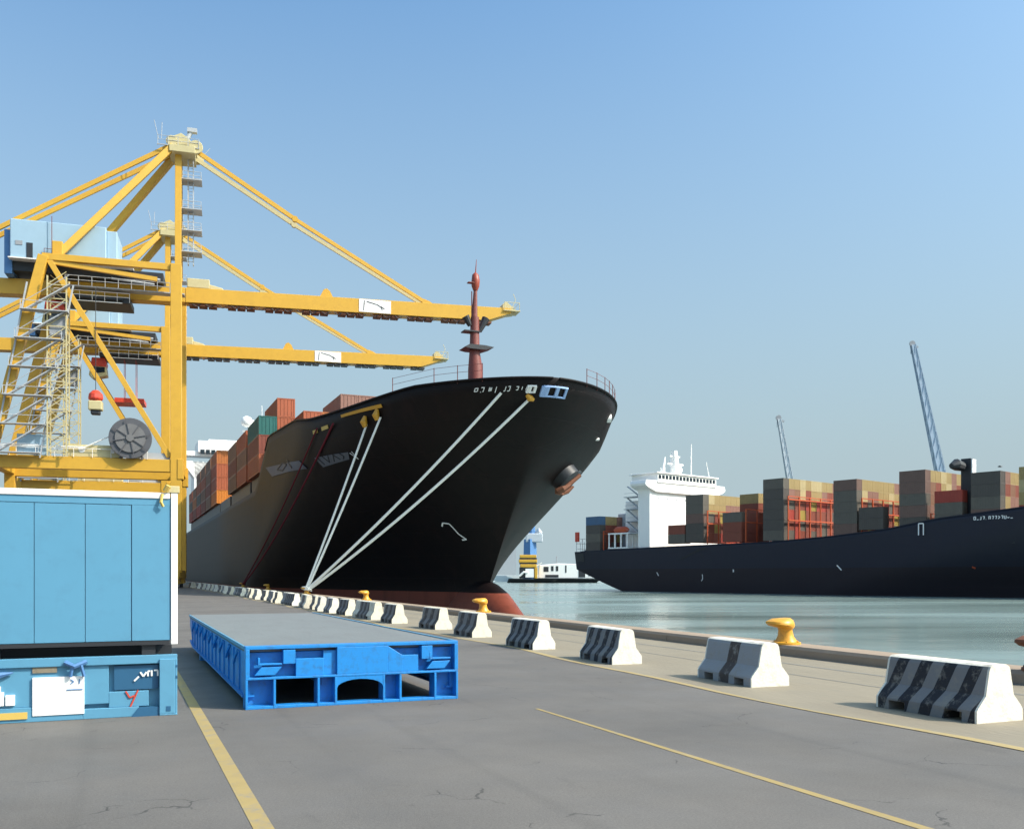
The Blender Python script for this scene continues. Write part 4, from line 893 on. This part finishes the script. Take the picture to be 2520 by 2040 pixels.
# lashing bridges and containers; a = distance ahead of the white tower
TAN=['tan','pale sand','tan','tan','rose brown','pale sand','rose brown','tan','ochre yellow','cream','dusty brown']
LOW=['bright red','brick red','maroon','dark grey','brick red','maroon','ochre yellow']
DK=['dark grey','charcoal','plum brown','dark grey','charcoal']  # darker colours for the near column, shade of its sides put in
r3=random.Random(11)
def scr(x,y,z):
    p=L2(x,y,z);return 1260+2300*p.x/p.y,1413-2300*(z-2)/p.y
def bay(a,nt_,cols,zb,where,lowred=2,L=6,nxt=None,first=0,pal0=None,frame=True):
    for j in range(first,cols):
        x=-14.7+j*2.5
        nt2=nt_
        for k in range(nt_):
            pal=['bright red'] if (a==91.5 and k==0 and j>0) else LOW if (k<lowred and j>0) else (['tan','tan','pale sand','tan','rose brown'] if k==nt_-1 else ['rose brown','tan','brick red','dusty brown','tan','maroon','rose brown','pale sand'])
            c=r3.choice(pal)
            if j==0: c=r3.choice(pal0 or DK)
            if nxt and j>1:                  # fully behind the next bay: the photo shows nothing of it
                na,nn_,nz=nxt;u,v=scr(-14.7+j*2.5-1.2,-a-6,zb+k*2.62+2.6);u2,v2=scr(-15.9,-na,nz+nn_*2.62)
                if u>u2+4 and v>v2-8: continue
            if j==0 and a<-10 and k==nt_-1: c='blue'
            Ln=6.06 if L==6 else 12.19
            nC=1 if j==0 or True else 1
            p=L2(x,-a-Ln/2,zb+k*2.62)
            lb='%s container, %s tier, %s column, %s, navy ship'%(c,tiern(k,nt_),'first' if j==0 else CO[j],where)
            container(p,A2,L,c,lb,'containers on the navy ship')
    if not frame: return
    f=MB();ya=-a-6.06-.9
    for j in range(0,cols+1,2):
        x=-15.2+j*2.5*.97; f.bar((x,ya,zb-.6),(x,ya,zb+lowred*2.62+.6),.28,.28)
    for k in range(0,lowred+1,2): f.bar((-15.3,ya,zb-.2+k*2.62),(-15.3+cols*2.43,ya,zb-.2+k*2.62),.5,.3)
    f.bar((-15.3,ya,zb+lowred*2.62+.6),(-15.3+cols*2.43,ya,zb+lowred*2.62+.6),.2,.2)
    f.build('lashing_bridge',M['orange'],far).location.z=3
bay(-26,4,8,9.3,'sternmost bay',lowred=2)
bay(13.6,5,12,10.8,'bay just ahead of the white tower',lowred=3,nxt=(39,6,10.6))
bay(26.2,5,12,10.6,'inset bay beside tall bay',lowred=3,nxt=(39,6,10.6),first=3)
bay(39,6,12,10.6,'tall bay in the middle',lowred=4,nxt=(59,5,11.4))
bay(59,5,12,11.4,'bay right of the middle one',lowred=3,nxt=(75.5,5,12.2))
bay(75.5,5,12,12.2,'bay left of the black ventilator',lowred=1,nxt=(91.5,4,13.2))
bay(91.5,4,6,13.2,'bay at the right edge',lowred=0,frame=False)
# dark low stacks standing between the bays on the near side
for a,n_,wh in((7.2,2,'beside the tower foot'),(26.2,3,'behind the tall middle bay'),(65.6,2,'ahead of the fourth bay'),(83.6,3,'under the black ventilator')):
    for k in range(n_):
        c='bright red' if (a==83.6 and k==2) else r3.choice(DK+['maroon'])
        container(L2(-14.7,-a-3.03,(10.6 if a<60 else 12.4)+k*2.62),A2,6,c,'%s container, %s tier, low stack %s, navy ship'%(c,wh,tiern(k,n_)),'containers on the navy ship')
container(L2(-14.7,-101.2-6.1,13.6),A2,12,'bright red','long bright red container low at the right edge of the navy ship','containers on the navy ship')
container(L2(-14.7,-101.2-6.1,16.22),A2,12,'tan','long tan container second tier at the right edge of the navy ship','containers on the navy ship')
container(L2(-14.7,-101.2-6.1,18.84),A2,12,'pale sand','long pale sand container third tier at the right edge of the navy ship','containers on the navy ship')
container(L2(-14.7,-101.2-6.1,21.46),A2,12,'tan','long tan container on top at the right edge of the navy ship','containers on the navy ship')
# stern railing
mb=MB()
for x in [-15.6+i*2.6 for i in range(13)]:
    mb.bar((x,30.6,11.4),(x,30.6,16.2),.16,.16)
for z in(13,14.6,16.2): mb.bar((-15.6,30.6,z),(15.6,30.6,z),.14,.14)
for yy in(28.8,27):
    mb.bar((-15.6,yy,11.4),(-15.6,yy,15),.16,.16)
mb.bar((-15.6,30.6,14.9),(-15.6,27,14.9),.14,.14);mb.build('stern_frame',M['shipwhite'],far)
mb=MB();mb.box((-15.9,29.4,15.2),(-15.4,30.9,18.2));mb.build('stern_flag_box',M['red'],far)
# ---------------------------------------------------------------- harbour cranes beyond the far ship
def jibcrane(x,D,jx,jz,bx,bz,m,label,wd):
    rt=empty('harbour_crane',(x,D,0),0,label,'crane','harbour cranes beyond the navy ship')
    mb=MB();mb.tube([(0,0,0),(0,0,bz*.55)],[2.6,2.0],12);mb.build('tower',m,rt)
    mb=MB();mb.box((-3,-3,bz*.55),(5,3,bz*.55+5));mb.build('machine_cab',m,rt,bevel=.2)
    mb=MB();a=Vector((bx-x,0,bz*.7));b=Vector((jx-x,0,jz));n=16;w0=wd;w1=wd*.42
    d=(b-a).normalized();u=Vector((0,1,0));v=d.cross(u)
    def C(k,i,j): w_=lerp(w0,w1,k/n)/2;return a.lerp(b,k/n)+u*w_*i+v*w_*j
    for i,j in((-1,-1),(1,-1),(1,1),(-1,1)): mb.bar(C(0,i,j),C(n,i,j),.3,.3)
    for k in range(n):
        for (i,j),(i2,j2) in(((-1,-1),(1,-1)),((1,-1),(1,1)),((1,1),(-1,1)),((-1,1),(-1,-1))): mb.bar(C(k,i,j),C(k+1,i2,j2),.22,.22)
    # plated lower web
    mb.loft([[C(k,-.9,-.85),C(k,-.9,.85),C(k,.9,.85),C(k,.9,-.85)] for k in(0,n)])
    jb=mb.build('jib',m,rt)
    mb=MB();mb.disc(b+Vector((-.3,0,.6)),(0,1,0),1.3,.6,16);mb.bar(b,b+Vector((2.2,0,-1.2)),.8,.8);mb.tube([b+Vector((-1,0,.8)),b+Vector((-1,0,-4))],.12,5);mb.build('jib_head',M['grey'],jb)
    return rt
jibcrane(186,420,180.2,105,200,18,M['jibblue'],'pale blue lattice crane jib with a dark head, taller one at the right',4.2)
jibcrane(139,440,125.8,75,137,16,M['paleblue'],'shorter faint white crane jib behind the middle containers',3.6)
# ---------------------------------------------------------------- work boats, silo and tower beyond the bow
wb=empty('work_boat',(12.0,560,-3),0,'yellow and white work boat seen beyond the black bow, under the blue tower','boat')
mb=MB();mb.loft([[(-15,y*.2,0.0),(-14,y,2.6),(15,y,2.2),(13,y*.2,0.0)] for y in(-4,4)]);mb.build('hull',M['dark'],wb)
mb=MB()
for k,(a,b,z) in enumerate(((-7.6,3.2,9.2),(-8.4,3.4,12.0),(-7.8,3.0,14.8))): mb.box((a+ .4,-3,z),(b-.4,3,z+1.9))
mb.box((1.4,-3,2.5),(3.2,3,9.2));mb.build('wheelhouse',M['yellow'],wb,bevel=.3)
mb=MB();
for z in(11.1,13.9): mb.box((-7.6,-2.8,z),(2.8,2.8,z+.9))
mb.box((-7.6,-2.6,2.6),(1.4,2.8,9.2));mb.build('window_band',M['dark'],wb)
mb=MB();mb.box((-4,-3,3.2),(1.0,-2.62,8.4));mb.tube([(-7.6,-3,4),(-5,-3.2,6.4),(-2.6,-3,6.0)],.7,6);mb.tube([(2.6,0,10),(6,0,12)],.3,6);mb.build('deck_gear',M['shipwhite'],wb)
pv=empty('patrol_boat',(34,565,-3),0,'low white vessel right of the yellow work boat, far across the water','boat')
mb=MB();mb.loft([[(-20,y*.2,0),(-21,y,2.8),(20,y,2.4),(17,y*.2,0)] for y in(-4,4)]);mb.build('hull',M['dark'],pv)
mb=MB();mb.prism([(-18,2.6),(-17.5,10.6),(-6,11.6),(6,11.2),(14,8),(20,4.8),(20,2.6)],-3,3);su=mb.build('superstructure',M['shipwhite'],pv,bevel=.3)
mb=MB()
for a,b,z0,z1_ in((-15,-12,6.6,9.6),(-10.5,-9,7,10),(-7.6,-6.2,7,10),(-2,-1.2,6,10.4),(-14,-6,3.2,4.8),(6,10,3.2,9),(12,14,4,6.4)): mb.box((a,-3.1,z0),(b,-3.0,z1_))
mb.build('window_band',M['dark'],su)
mb=MB();mb.tube([(-7,0,11),(-7,0,16)],.3,6);mb.bar((-10,0,12.6),(-4,0,12.6),.3,.3);mb.build('mast',M['grey'],pv)
tw=empty('blue_tower',(12.4,640,0),0,'tall blue harbour tower standing behind the yellow work boat','tower')
mb=MB();mb.tube([(0,0,-1),(0,0,26)],[5.0,4.2],4);mb.tube([(1,0,26),(1,0,40)],[2.6,2.2],8);mb.build('shaft',M['towerblue'],tw)
mb=MB();mb.box((-3,-3,24),(8.5,3,30));mb.tube([(4,0,30),(6,0,31.5),(8,0,30)],[1.5,2.5,1],8);mb.build('cab',M['paleblue'],tw,bevel=.5)
si=empty('pale_silo',(-6,700,0),0,'pale grey sloping stockpile shed seen under the bow flare','shed')
mb=MB();mb.prism([(-26,-2),(-24,6),(2,34),(9,36),(9,-2)],-15,15);mb.build('roof',M['lgrey'],si)
# seagull
gl=empty('seagull',(64.5,123.5,16.2),0,'small dark seagull gliding above the right edge of the navy ship','bird')
mb=MB();mb.tube([(-.3,0,0),(-.15,0,.02),(.1,0,.03),(.3,0,.06)],[.02,.08,.09,.03],8)
for sy in(-1,1): mb.loft([[(-.1,0,.05),(.12,0,.05),(.12,0,.07),(-.1,0,.07)],[(-.12+.2*sy,sy*.3,.1+.02*sy),(.06+.2*sy,sy*.3,.12),(.06+.2*sy,sy*.3,.14),(-.12+.2*sy,sy*.3,.12)],[(-.3+.4*sy,sy*.6,.02+.1*sy),(-.25+.4*sy,sy*.6,.03+.1*sy),(-.25+.4*sy,sy*.6,.04+.1*sy),(-.3+.4*sy,sy*.6,.03+.1*sy)]])
mb.build('body',M['dark'],gl,smooth=True)
